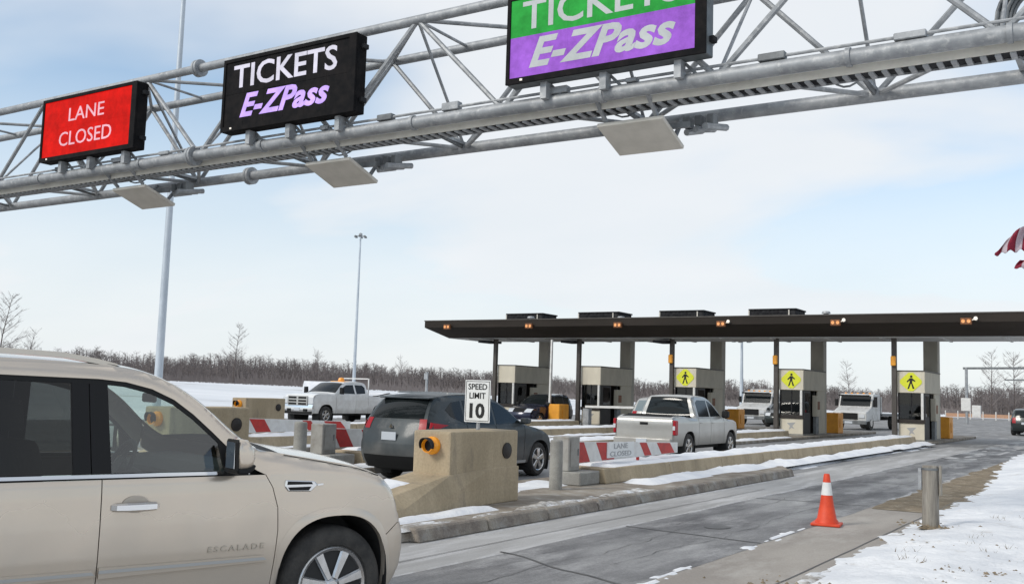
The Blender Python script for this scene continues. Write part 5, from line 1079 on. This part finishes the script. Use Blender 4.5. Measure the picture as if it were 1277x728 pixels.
# --- dark grey crossover in the next lane, seen from behind
def dark_suv():
    prof = [(.62, .26, .18, 0), (.70, .45, .20, 0), (.69, .62, .2, 0), (.60, .78, .16, 0), (.40, .90, .08, .02), (0, 1.0, 0, .05), (-.45, 1.08, .05, .05), (-.60, 1.13, .12, .04), (-1.05, 1.42, .12, .03), (-1.38, 1.585, .08, .03), (-1.8, 1.655, .02, .035),
            (-2.4, 1.672, 0, .035), (-3.0, 1.645, -.02, .03), (-3.32, 1.60, -.06, .02), (-3.46, 1.48, -.08, 0), (-3.66, 1.20, -.09, 0), (-3.74, 1.00, -.10, 0), (-3.80, .74, -.13, 0), (-3.80, .52, -.13, 0), (-3.68, .28, -.10, 0)]
    ix = dict(hood=4, cowl=7, roof_f=9, roof_r=13, deck=15, last=19)
    sec = [(.26, .86), (.45, .92), (.65, .935), (.88, .94), (1.02, .93), (1.12, .90), (1.6, .69), (1.7, .66)]
    plan = [(-3.85, .84), (-3.5, .93), (-3.0, .985), (-2.4, 1.0), (.1, 1.0), (.45, .95), (.7, .86)]
    win = [[(-.78, 1.13), (-.95, 1.25), (-1.2, 1.41), (-1.42, 1.51), (-1.62, 1.55), (-1.66, 1.10)], [(-1.74, 1.10), (-1.70, 1.555), (-2.3, 1.575), (-2.62, 1.56), (-2.66, 1.13)], [(-2.74, 1.135), (-2.70, 1.555), (-3.0, 1.52), (-3.22, 1.38), (-3.1, 1.25)]]
    c = std_car('dark_crossover', 'dark slate grey SUV seen from behind beside the speed limit sign', 'car', (-11.93, 18.42, 0), rad(90), 'slate_paint', prof, ix, sec, plan, ((0, .36, .39, .40), (-2.83, .36, .39, .40)),
                [-.62, -1.70, -2.68], win, [(.4, 1.04), (-.5, 1.06), (-1.7, 1.075), (-3.66, 1.15)], .36, .245, .925, zbot=.30, glass='glass_dark', step=.07, spokes=5)
    R = c.root
    c.strip('front_bumper', 0, 4, 'slate_paint'); c.strip('tailgate', 13, 17, 'slate_paint'); c.strip('rear_bumper', 17, 19, 'slate_paint')
    c.strip('rear_window', 13, 15, 'glass_dark', -.90, .90, off=.006); c.strip('bumper_guard', 18, 19, 'black_trim', -.95, .95, off=.008)
    MB().prism([(-3.24, 1.625), (-3.50, 1.60), (-3.53, 1.575), (-3.30, 1.57)], 'y', -.60, .60).build('spoiler', 'slate_paint', R, bevel=.012)
    for a, b in ((-1.0, -.80), (.80, 1.0)): c.strip('tail_lamp', 15, 16, 'lens_red', a, b, off=.008, nt=4)
    c.panel('tail_lamp', [(-3.24, 1.10), (-3.62, 1.14), (-3.66, 1.15), (-3.71, 1.04), (-3.5, 1.04)], 'lens_red', off=.008, lip=.01)
    MB().box(-3.93, -3.915, -.17, .17, .80, .95).build('number_plate', 'plate', R, bevel=.003)
    MB().prism([(-.05, 1.03), (0, 1.10), (.05, 1.03)], 'x', -3.87, -3.845).build('badge', 'chrome', R)
    MB().tube((-3.54, 0, 1.30), (-3.68, -.30, 1.22), .008, 6).build('wiper', 'black_trim', R)
    for sd_ in (-1, 1):
        MB().bar((-1.5, sd_ * .62, 1.70), (-2.95, sd_ * .60, 1.69), .035, .03).build('roof_rail', 'tail_silver', R)
        MB().prism([(-.80, 1.10), (-.62, 1.12), (-.60, 1.22), (-.78, 1.24)], 'y', sd_ * .90, sd_ * 1.09).build('door_mirror', 'slate_paint', R, bevel=.03)
        c.panel('sill_strip', [(-.5, .30), (-.5, .36), (-2.35, .36), (-2.35, .30)], 'tail_silver', off=.012, sides=(sd_,))
    MB().box(-3.4, .3, -.6, .6, .25, .9).build('cabin_core', 'suv_dark', R)
dark_suv()

# --- silver pickup with open bed, seen from behind
def pickup(name, label, loc, heading, paint, full=False, bed=True):
    W = .93
    prof = [(.66, .30, .14, 0), (.74, .50, .15, 0), (.74, .78, .15, 0), (.68, .95, .12, .01), (.55, 1.06, .05, .02), (0, 1.12, 0, .04), (-.50, 1.17, .03, .04), (-.66, 1.21, .08, .03), (-1.05, 1.52, .1, .02), (-1.36, 1.72, .07, .03), (-1.7, 1.79, .02, .03),
            (-2.3, 1.795, -.02, .03), (-2.62, 1.74, -.05, .02), (-2.70, 1.50, -.03, 0), (-2.78, 1.20, 0, 0), (-2.90, 1.19, 0, 0), (-4.22, 1.20, 0, 0), (-4.30, 1.16, -.01, 0), (-4.33, .80, -.01, 0), (-4.33, .62, -.01, 0), (-4.32, .42, -.01, 0)]
    ix = dict(hood=4, cowl=7, roof_f=9, roof_r=12, deck=14, last=20)
    sec = [(.3, .87), (.5, .92), (.8, .935), (1.05, .93), (1.18, .90), (1.7, .72), (1.8, .70)]
    plan = [(-4.4, .97), (-3.5, 1.0), (.2, 1.0), (.5, .96), (.74, .90)]
    win = [[(-.86, 1.23), (-1.05, 1.38), (-1.25, 1.54), (-1.45, 1.64), (-1.62, 1.68), (-1.66, 1.22)], [(-1.75, 1.22), (-1.71, 1.685), (-2.35, 1.69), (-2.52, 1.62), (-2.56, 1.22)]]
    c = std_car(name, label, 'pickup truck', loc, heading, paint, prof, ix, sec, plan, ((0, .38, .42, .44), (-3.30, .38, .42, .44)), [-.62, -1.70, -2.62], win, [(.5, 1.12), (-.6, 1.16), (-2.9, 1.19)], .38, .235, .925, zbot=.42, step=.07, r=.06)
    R = c.root
    c.strip('front_bumper', 0, 2, paint); c.strip('grille', 2, 4, 'black_trim', -.6, .6, off=.004); c.strip('headlamp', 2, 4, 'lens_clear', -1, -.6); c.strip('headlamp', 2, 4, 'lens_clear', .6, 1)
    c.strip('cab_back', 12, 14, paint); c.strip('rear_window', 12, 14, 'glass_dark', -.86, .86, off=.012)
    c.strip('bed_cover', 14, 16, 'black_trim', -.93, .93, off=-.03); c.strip('bed_rail', 14, 16, paint, -1, -.93, nt=2); c.strip('bed_rail', 14, 16, paint, .93, 1, nt=2)
    tg = c.strip('tailgate', 16, 19, paint); c.strip('rear_bumper', 19, 20, 'tail_silver')
    MB().box(-4.50, -4.34, -.86, .86, .44, .62).build('step_bumper', paint, R, bevel=.03, seg=2)
    MB().box(-4.365, -4.345, -.12, .12, .98, 1.05).build('tailgate_handle', 'black_trim', tg, bevel=.005)
    for sd_ in (-1, 1):
        MB().box(-4.36, -4.16, min(sd_ * .86, sd_ * .945), max(sd_ * .86, sd_ * .945), .72, 1.12).build('tail_lamp', 'lens_red', R, bevel=.02)
        MB().box(-4.372, -4.362, min(sd_ * .865, sd_ * .935), max(sd_ * .865, sd_ * .935), .86, .97).build('reverse_lamp', 'lens_clear', R)
        MB().prism([(-.86, 1.18), (-.66, 1.20), (-.66, 1.38), (-.84, 1.40)], 'y', sd_ * .92, sd_ * 1.12).build('door_mirror', 'black_trim', R, bevel=.03)
    MB().box(-4.515, -4.505, -.16, .16, .47, .60).build('number_plate', 'plate', R)
    MB().box(-4.1, .3, -.65, .65, .30, .75).build('chassis', 'suv_dark', R)
    MB().box(-2.5, -1.9, -.55, .55, 1.0, 1.5).build('rear_seats', 'suv_dark', R, bevel=.05)
    return c
pickup('silver_pickup', 'silver pickup truck seen from behind waiting before the toll booth', (-11.83, 29.75, 0), rad(90), 'silver_paint')

# --- a pale car ahead in the lane to the pickup's left, and other distant cars
def small_suv(name, label, loc, heading, paint, group=None, glass='glass_dark'):
    prof = [(.60, .28, .16, 0), (.70, .5, .18, 0), (.66, .74, .16, 0), (.45, .92, .08, .02), (-.05, 1.02, 0, .05), (-.45, 1.08, .05, .05), (-.60, 1.13, .1, .04), (-1.15, 1.52, .1, .03), (-1.45, 1.64, .05, .03), (-2.2, 1.69, 0, .03), (-3.2, 1.66, -.03, .03), (-3.4, 1.58, -.06, .02), (-3.62, 1.15, -.08, 0), (-3.70, .80, -.1, 0), (-3.68, .45, -.1, 0), (-3.6, .3, -.08, 0)]
    ix = dict(hood=3, cowl=6, roof_f=8, roof_r=11, deck=12, last=15); sec = [(.28, .84), (.5, .90), (.9, .91), (1.1, .88), (1.65, .70)]; plan = [(-3.7, .90), (-3.2, .98), (-2.5, 1.0), (.1, 1.0), (.7, .86)]
    win = [[(-.80, 1.14), (-1.15, 1.44), (-1.38, 1.55), (-1.60, 1.58), (-1.62, 1.12)], [(-1.70, 1.12), (-1.68, 1.58), (-2.5, 1.60), (-2.55, 1.12)], [(-2.63, 1.12), (-2.6, 1.59), (-3.2, 1.55), (-3.4, 1.2)]]
    c = std_car(name, label, 'car', loc, heading, paint, prof, ix, sec, plan, ((0, .35, .38, .39), (-2.75, .35, .38, .39)), [-.62, -1.66, -2.6], win, [(.4, 1.04), (-.6, 1.08), (-3.6, 1.10)], .35, .23, .89, step=.12, group=group, glass=glass)
    c.strip('front_bumper', 0, 2, paint); c.strip('grille', 2, 3, 'black_trim', -.5, .5, off=.004); c.strip('headlamp', 2, 3, 'lens_clear', -1, -.5); c.strip('headlamp', 2, 3, 'lens_clear', .5, 1)
    c.strip('tailgate', 11, 13, paint); c.strip('rear_window', 11, 12, glass, -.88, .88, off=.006); c.strip('rear_bumper', 13, 15, paint)
    for a, b in ((-1, -.72), (.72, 1)): c.strip('tail_lamp', 12, 13, 'lens_red', a, b, off=.006, nt=3)
    MB().box(-3.81, -3.80, -.2, .2, .72, .86).build('number_plate', 'plate', c.root)
    for sd_ in (-1, 1): MB().prism([(-.80, 1.08), (-.64, 1.10), (-.64, 1.24), (-.78, 1.26)], 'y', sd_ * .87, sd_ * 1.04).build('door_mirror', 'black_trim', c.root, bevel=.02)
    MB().box(-3.3, .3, -.6, .6, .28, 1.0).build('cabin_core', 'suv_dark', c.root)
    return c
small_suv('pale_car', 'pale car ahead of the pickup, only its sloping rear glass showing', (-17.2, 41.0, 0), rad(90), 'silver_paint', glass='glass_pale')
small_suv('dark_blue_car', 'dark blue car facing the camera between the two leftmost booths', (-27.9, 45.2, 0), rad(-90), 'navy_paint')
small_suv('dark_green_car', 'dark car driving away at the right edge of the road', (-6.75, 75.3, 0), rad(90), 'dark_car')
small_suv('dark_parked_car', 'dark car behind the thin column of the second booth from the open lane', (-20.9, 66.0, 0), rad(-90), 'dark_car')

# --- white work truck facing the camera at the left
def work_truck():
    W = 1.0
    prof = [(.80, .45, .06, 0), (.84, .62, .07, 0), (.84, .80, .06, 0), (.80, .95, .05, 0), (.78, 1.25, .05, 0), (.66, 1.34, .03, .02), (0, 1.39, 0, .05), (-.52, 1.42, .03, .05), (-.66, 1.46, .1, .04), (-1.05, 1.74, .1, .03), (-1.35, 1.92, .06, .03), (-1.7, 1.98, .01, .03), (-2.75, 1.97, -.02, .03), (-2.95, 1.88, -.03, .02), (-3.0, 1.42, 0, 0), (-3.10, 1.36, 0, 0), (-5.2, 1.36, 0, 0), (-5.25, 1.2, 0, 0), (-5.25, .5, 0, 0)]
    ix = dict(hood=5, cowl=8, roof_f=10, roof_r=13, deck=14, last=18); sec = [(.45, .95), (.7, .99), (1.1, 1.0), (1.4, .96), (1.9, .78), (2, .76)]; plan = [(-5.3, 1.0), (.4, 1.0), (.85, .97)]
    win = [[(-.88, 1.45), (-1.08, 1.60), (-1.28, 1.76), (-1.48, 1.84), (-1.96, 1.86), (-1.98, 1.43)], [(-2.10, 1.43), (-2.08, 1.86), (-2.62, 1.85), (-2.78, 1.74), (-2.74, 1.46)]]
    c = std_car('work_truck', 'white work pickup truck with amber beacon facing the camera at left', 'truck', (-33.2, 34.55, 0), rad(-90), 'white_car', prof, ix, sec, plan, ((0, .42, .48, .50), (-3.75, .42, .48, .50)), [-.66, -2.04, -2.95], win, [(.6, 1.37), (-.6, 1.41), (-3, 1.42)], .42, .24, 1.0, zbot=.50, step=.09, r=.06)
    R = c.root
    c.strip('front_bumper', 0, 3, 'chrome'); c.strip('nose', 3, 5, 'white_car')
    g = MB().box(.84, .90, -.62, .62, .84, 1.30).build('grille', 'tail_silver', R, bevel=.02)
    for z0, z1 in ((.88, .97), (1.02, 1.10), (1.16, 1.25)):
        for y0, y1 in ((-.56, -.06), (.06, .56)): MB().box(.895, .906, y0, y1, z0, z1).build('grille_slot', 'black_trim', g)
    for sd_ in (-1, 1):
        MB().box(.78, .87, min(sd_ * .64, sd_ * .96), max(sd_ * .64, sd_ * .96), .92, 1.24).build('headlamp', 'lens_clear', R, bevel=.02)
        MB().box(.87, .93, min(sd_ * .40, sd_ * .62), max(sd_ * .40, sd_ * .62), .58, .70).build('fog_lamp', 'black_trim', R, bevel=.01)
        MB().prism([(-.90, 1.40), (-.76, 1.42), (-.76, 1.72), (-.88, 1.72)], 'y', sd_ * 1.05, sd_ * 1.25).build('door_mirror', 'black_trim', R, bevel=.02)
    MB().box(.885, .93, -.95, .95, .46, .56).build('lower_bumper', 'black_trim', R, bevel=.02)
    MB().box(.90, .925, -.16, .16, .62, .74).build('number_plate', 'plate', R)
    c.strip('cab_back', 13, 14, 'white_car'); c.strip('bed_cover', 14, 16, 'snow_clean', off=-.05); c.strip('tailgate', 16, 18, 'white_car')
    bt = MB().lathe([(0, 0), (.16, 0), (.15, .10), (.11, .17), (0, .19)], 'z', (0, 0, 0), 16).build('beacon', 'amber', R, smooth=50); bt.location = (-1.9, .1, 2.02)
    MB().box(-2.15, -1.65, -.35, .5, 2.0, 2.03).build('beacon_board', 'orange', R)
    MB().bar((-3.06, .85, 1.4), (-3.06, .85, 2.2), .05, .05).build('rack_post', 'white_car', R); MB().bar((-3.06, -.85, 1.4), (-3.06, -.85, 2.2), .05, .05).build('rack_post', 'white_car', R); MB().bar((-3.06, -.85, 2.18), (-3.06, .85, 2.18), .05, .05).build('rack_bar', 'white_car', R)
    MB().box(-5.0, .4, -.7, .7, .40, 1.2).build('chassis', 'suv_dark', R)
    MB().box(-2.7, -1.6, -.7, .7, 1.1, 1.6).build('seats', 'suv_dark', R, bevel=.05)
work_truck()

# --- trucks beyond the canopy
def cab_truck(name, label, loc, heading, flat):
    r = empty(name, loc, heading, label, 'truck'); W = 1.12
    cabp = [(.9, .55), (.95, 1.15), (.15, 1.42), (-.10, 1.50), (-.42, 2.30), (-.6, 2.38), (-1.75, 2.38), (-1.8, .6)]
    MB().prism(cabp, 'y', -W, W).build('cab', 'truck_white', r, bevel=.07, seg=2)
    MB().prism([(-.115, 1.58), (-.40, 2.24), (-.375, 2.25), (-.085, 1.58)], 'y', -W + .12, W - .12).build('windscreen', 'glass_dark', r)
    for sd_ in (-1, 1):
        MB().prism([(-.28, 1.52), (-.55, 2.2), (-1.2, 2.2), (-1.2, 1.52)], 'y', sd_ * (W - .004), sd_ * (W + .006)).build('side_window', 'glass_dark', r)
        MB().prism([(-.20, .72), (-.30, 1.46), (-1.28, 1.46), (-1.28, .72)], 'y', sd_ * (W + .001), sd_ * (W + .004)).build('door', 'truck_white', r)
        MB().box(.93, .975, min(sd_ * .62, sd_ * 1.0), max(sd_ * .62, sd_ * 1.0), .78, 1.02).build('headlamp', 'lens_clear', r, bevel=.02)
        MB().box(-.28, -.12, min(sd_ * 1.18, sd_ * 1.36), max(sd_ * 1.18, sd_ * 1.36), 1.55, 2.0).build('mirror', 'black_trim', r, bevel=.02)
        for xw in (0.0, -4.6):
            w_ = MB().lathe([(0, 0), (.25, .01 * sd_), (.27, -.02 * sd_), (.46, 0.0), (.48, -.03 * sd_), (.48, -.28 * sd_), (0, -.28 * sd_)], 'y', (0, 0, 0), 20).build('wheel', 'tyre', r, smooth=40); w_.location = (xw, sd_ * (W - .0), .48)
            MB().lathe([(0, .012 * sd_), (.12, .012 * sd_), (.24, .015 * sd_), (.24, 0)], 'y', (0, 0, 0), 14).build('rim', 'alloy', w_, smooth=40)
    MB().box(.93, .97, -.55, .55, .70, 1.10).build('grille', 'black_trim', r, bevel=.01)
    MB().box(.90, 1.10, -1.15, 1.15, .38, .62).build('bumper', 'galv_dark', r, bevel=.03)
    MB().box(-.02, .16, -W + .1, W - .1, 2.20, 2.30).build('sun_visor', 'black_trim', r, bevel=.02)
    MB().box(.955, .975, -.9, -.60, .60, .72).build('bumper_stripe', 'red_paint', r); MB().box(1.101, 1.106, -.25, .25, .42, .56).build('number_plate', 'plate', r)
    for sd_ in (-1, 1): MB().tube((-1.95, sd_ * .95, .9), (-1.95, sd_ * .95, 2.75), .06, 8).build('exhaust_stack', 'alloy', r, 40)
    MB().box(-6.2, -1.85, -.45, .45, .62, .86).build('chassis', 'suv_dark', r)
    for sx in (-.8, -.4, 0, .4, .8): MB().box(-.75, -.62, sx - .06, sx + .06, 2.38, 2.45).build('marker_lamp', 'amber', r)
    if flat:
        MB().box(-7.2, -1.95, -1.2, 1.2, .92, 1.08).build('flatbed', 'galv_dark', r, bevel=.01)
        MB().box(-2.02, -1.90, -1.15, 1.15, 1.08, 2.2).build('headboard', 'truck_white', r)
        MB().box(-1.898, -1.85, -.35, .35, 1.4, 1.9).build('headboard_mesh', 'black_trim', r)
    else:
        MB().box(-6.6, -1.95, -1.2, 1.2, .90, 2.55).build('box_body', 'truck_white', r, bevel=.03)
    return r
cab_truck('flatbed_truck', 'white flatbed truck facing the plaza between the two right booths', (-16.6, 68.5, 0), rad(-96), True)
cab_truck('box_truck', 'white truck facing the plaza beyond the orange cabinet right of the pickup', (-24.0, 70.5, 0), rad(-92), False)

# ------------------------------------------------------------------ cone, wooden post, flag, far things
r = empty('traffic_cone', (-3.93, 14.62, 0.012), rad(8), 'orange traffic cone with white collar standing on the shoulder edge', 'traffic cone')
MB().box(-.20, .20, -.20, .20, 0.0, .035).build('base', 'cone_orange', r, bevel=.012, seg=2)
MB().lathe([(.165, .034), (.155, .07), (.135, .09), (.095, .30), (.078, .42)], 'z', (0, 0, 0), 28).build('body', 'cone_orange', r, smooth=50)
MB().lathe([(.079, .421), (.056, .60)], 'z', (0, 0, 0), 28).build('white_collar', 'sign_white', r, smooth=50)
MB().lathe([(.0555, .601), (.043, .70), (.034, .72), (.022, .718), (.02, .66)], 'z', (0, 0, 0), 28).build('tip', 'cone_orange', r, smooth=50)
r = empty('wooden_post', (-2.625, 15.1, 0.05), rad(5), 'weathered grey wooden post standing in the snow at right', 'post')
MB().lathe([(.112, -.1), (.115, 0), (.110, .3), (.108, .84), (.10, .862), (0, .866)], 'z', (0, 0, 0), 18).build('post', 'wood', r, smooth=40)
MB().prism([(-.02, 0), (.02, 0), (.02, .30), (-.02, .30)], 'y', -.03, .03).build('bracket', 'galv', r).location = (-.135, -.02, .52)
MB().box(.115, .15, -.05, .05, .45, .87).build('side_batten', 'wood', r, bevel=.008)
MB().lathe([(.109, .80), (.114, .80), (.114, .83), (.109, .83)], 'z', (0, 0, 0), 18).build('band', 'galv_dark', r, smooth=40)
snow_patch('bare_ring', 'ring of thawed brown ground round the foot of the wooden post', -2.9, -2.3, 14.8, 15.3, 0.07, 0.03, 0.1, 71.0, 0.04, m='dry_ground', fx=4, fy=4, edge=0.15)
cb = MB(); rg = random.Random(21)
for cx, cy, n_, sp in ((-1.55, 11.2, 50, .25), (-1.2, 10.2, 120, .28), (-1.9, 13.2, 20, .5), (-2.62, 15.0, 60, .2), (-0.9, 12.0, 40, .3), (-2.75, 9.2, 30, .3)):
    for _ in range(n_):
        x, y = cx + rg.gauss(0, sp), cy + rg.gauss(0, sp * .7); q = rg.uniform(.008, .035); z = .095 + .03 * nz3(x * .8, y * .8)
        p = [(x + q * rg.uniform(.6, 1.3) * math.cos(a), y + q * rg.uniform(.6, 1.3) * math.sin(a), z) for a in (0, 1.3, 2.5, 3.8, 5.1)]
        cb.add(p + [(x, y, z + q * rg.uniform(.4, .9))], [(i, (i + 1) % 5, 5) for i in range(5)])
tag(cb.build('earth_crumbs', 'dry_ground'), 'brown clods and leaf litter scattered on the verge snow', kind='stuff')

# flag hanging from a pole outside the frame
fl = empty('flag', (-1.84, 20.0, 4.56), 0, 'red and white striped flag tip hanging into view at the right edge', 'flag')
def drape(n, x0, dx, top, bot, ph):
    for i in range(n):                               # the cloth droops, so its stripes hang almost upright
        vv = []; K, J = 4, 10
        for j in range(J + 1):
            for k in range(K + 1):
                x = x0 + dx * (i + k / K); t = j / J; zt_, zb_2 = top(x), bot(x); sag = 0.05 * math.sin(math.pi * t)
                vv.append((x - 0.10 * t * t - sag, 0.10 * math.sin(x * 11 + ph) + 0.05 * math.sin(x * 25 + t * 3 + ph), zt_ + (zb_2 - zt_) * t))
        o = MB().add(vv, [(j * (K + 1) + k, j * (K + 1) + k + 1, (j + 1) * (K + 1) + k + 1, (j + 1) * (K + 1) + k) for j in range(J) for k in range(K)]).build('stripe', 'flag_red' if i % 2 == 0 else 'flag_white', fl, smooth=60)
        sm = o.modifiers.new('thickness', 'SOLIDIFY'); sm.thickness = 0.006
drape(13, -0.40, 0.115, lambda x: 0.02 + 0.48 * min(1.0, (x + .42) / .45) ** .7 + .25 * max(0, x), lambda x: -0.02 + 0.12 * max(0, x + .4) + .03 * math.sin(x * 40), 0.0)
drape(11, -0.08, 0.12, lambda x: -0.13 + 0.05 * max(0, x + .1), lambda x: -0.26 - 0.35 * max(0, x + .05) + .03 * math.sin(x * 33), 1.7)
MB().tube((1.86, 0, -4.6), (1.86, 0, 1.9), 0.05, 10).build('pole', 'white_paint', fl, 40)

# far sign arm, signs, fence, shelter, pipes
r = empty('far_sign_gantry', (-15.6, 110, 0), 0, 'slim far gantry post with level arm beyond the booths at right', 'gantry')
MB().tube((0, 0, -0.05), (0, 0, 5.7), .14, 10).build('post', 'galv', r, 40); MB().bar((-.3, 0, 5.6), (9, 0, 5.75), .2, .22).build('arm', 'galv_dark', r); MB().bar((3.5, 0, 4.5), (9, 0, 4.6), .12, .14).build('arm', 'galv_dark', r)
MB().tube((9, 0, -.05), (9, 0, 5.9), .14, 10).build('post', 'galv', r, 40)
MB().box(-.5, .4, -.25, -.1, 1.3, 2.6).build('control_box', 'white_paint', r, bevel=.03); MB().box(.5, 1.3, -.2, .3, .7, 1.9).build('control_box', 'white_paint', r, bevel=.03)
r = empty('far_road_sign', (-8.0, 92, 0), 0, 'small white sign on a post above the dark car at right', 'road sign')
MB().tube((0, 0, -.05), (0, 0, 2.9), .05, 8).build('post', 'galv', r, 40); MB().box(-.4, .4, -.06, -.051, 1.95, 2.85).build('plate', 'sign_white', r, bevel=.003); MB().box(-.25, .25, -.065, -.0605, 2.2, 2.6).build('print_block', 'print_grey', r)
r = empty('safety_fence', (-24, 150, -.05), rad(-3), 'long low orange safety fence with pale posts beyond the plaza at right', 'fence')
for i in range(14):
    MB().tube((i * 1.6, 0, 0), (i * 1.6, 0, 1.2), .08, 6).build('post', 'white_paint', r)
    if i < 13: MB().box(i * 1.6 + .05, i * 1.6 + 1.55, -.02, .02, .35, .85).build('mesh_panel', 'fence_orange', r)
r = empty('hoop_shelter', (-86.2, 91.5, terrain_z(-86, 91)), rad(-50), 'white domed hoop shelter in the snowy field behind the white truck', 'shelter')
hp = [(1.6 * math.cos(a), 2.15 * math.sin(a) ** .8) for a in np.linspace(0, math.pi, 17)]
MB().prism(hp, 'y', -2.2, 2.2).build('cover', 'snow_clean', r, smooth=30); MB().prism([(x * .8, z * .85) for x, z in hp], 'y', -2.25, -2.205).build('end_wall', 'sign_white', r); MB().box(-.55, .55, -2.30, -2.255, 0, 1.8).build('door', 'tail_silver', r)
r = empty('roadside_marker', (-50.5, 66, 0), 0, 'thin grey marker post in front of the woods left of the canopy', 'post')
MB().tube((0, 0, -.1), (0, 0, 3.2), .11, 8).build('post', 'galv', r, 40); MB().box(-.18, .18, -.16, -.12, 2.6, 3.1).build('plate', 'galv', r)
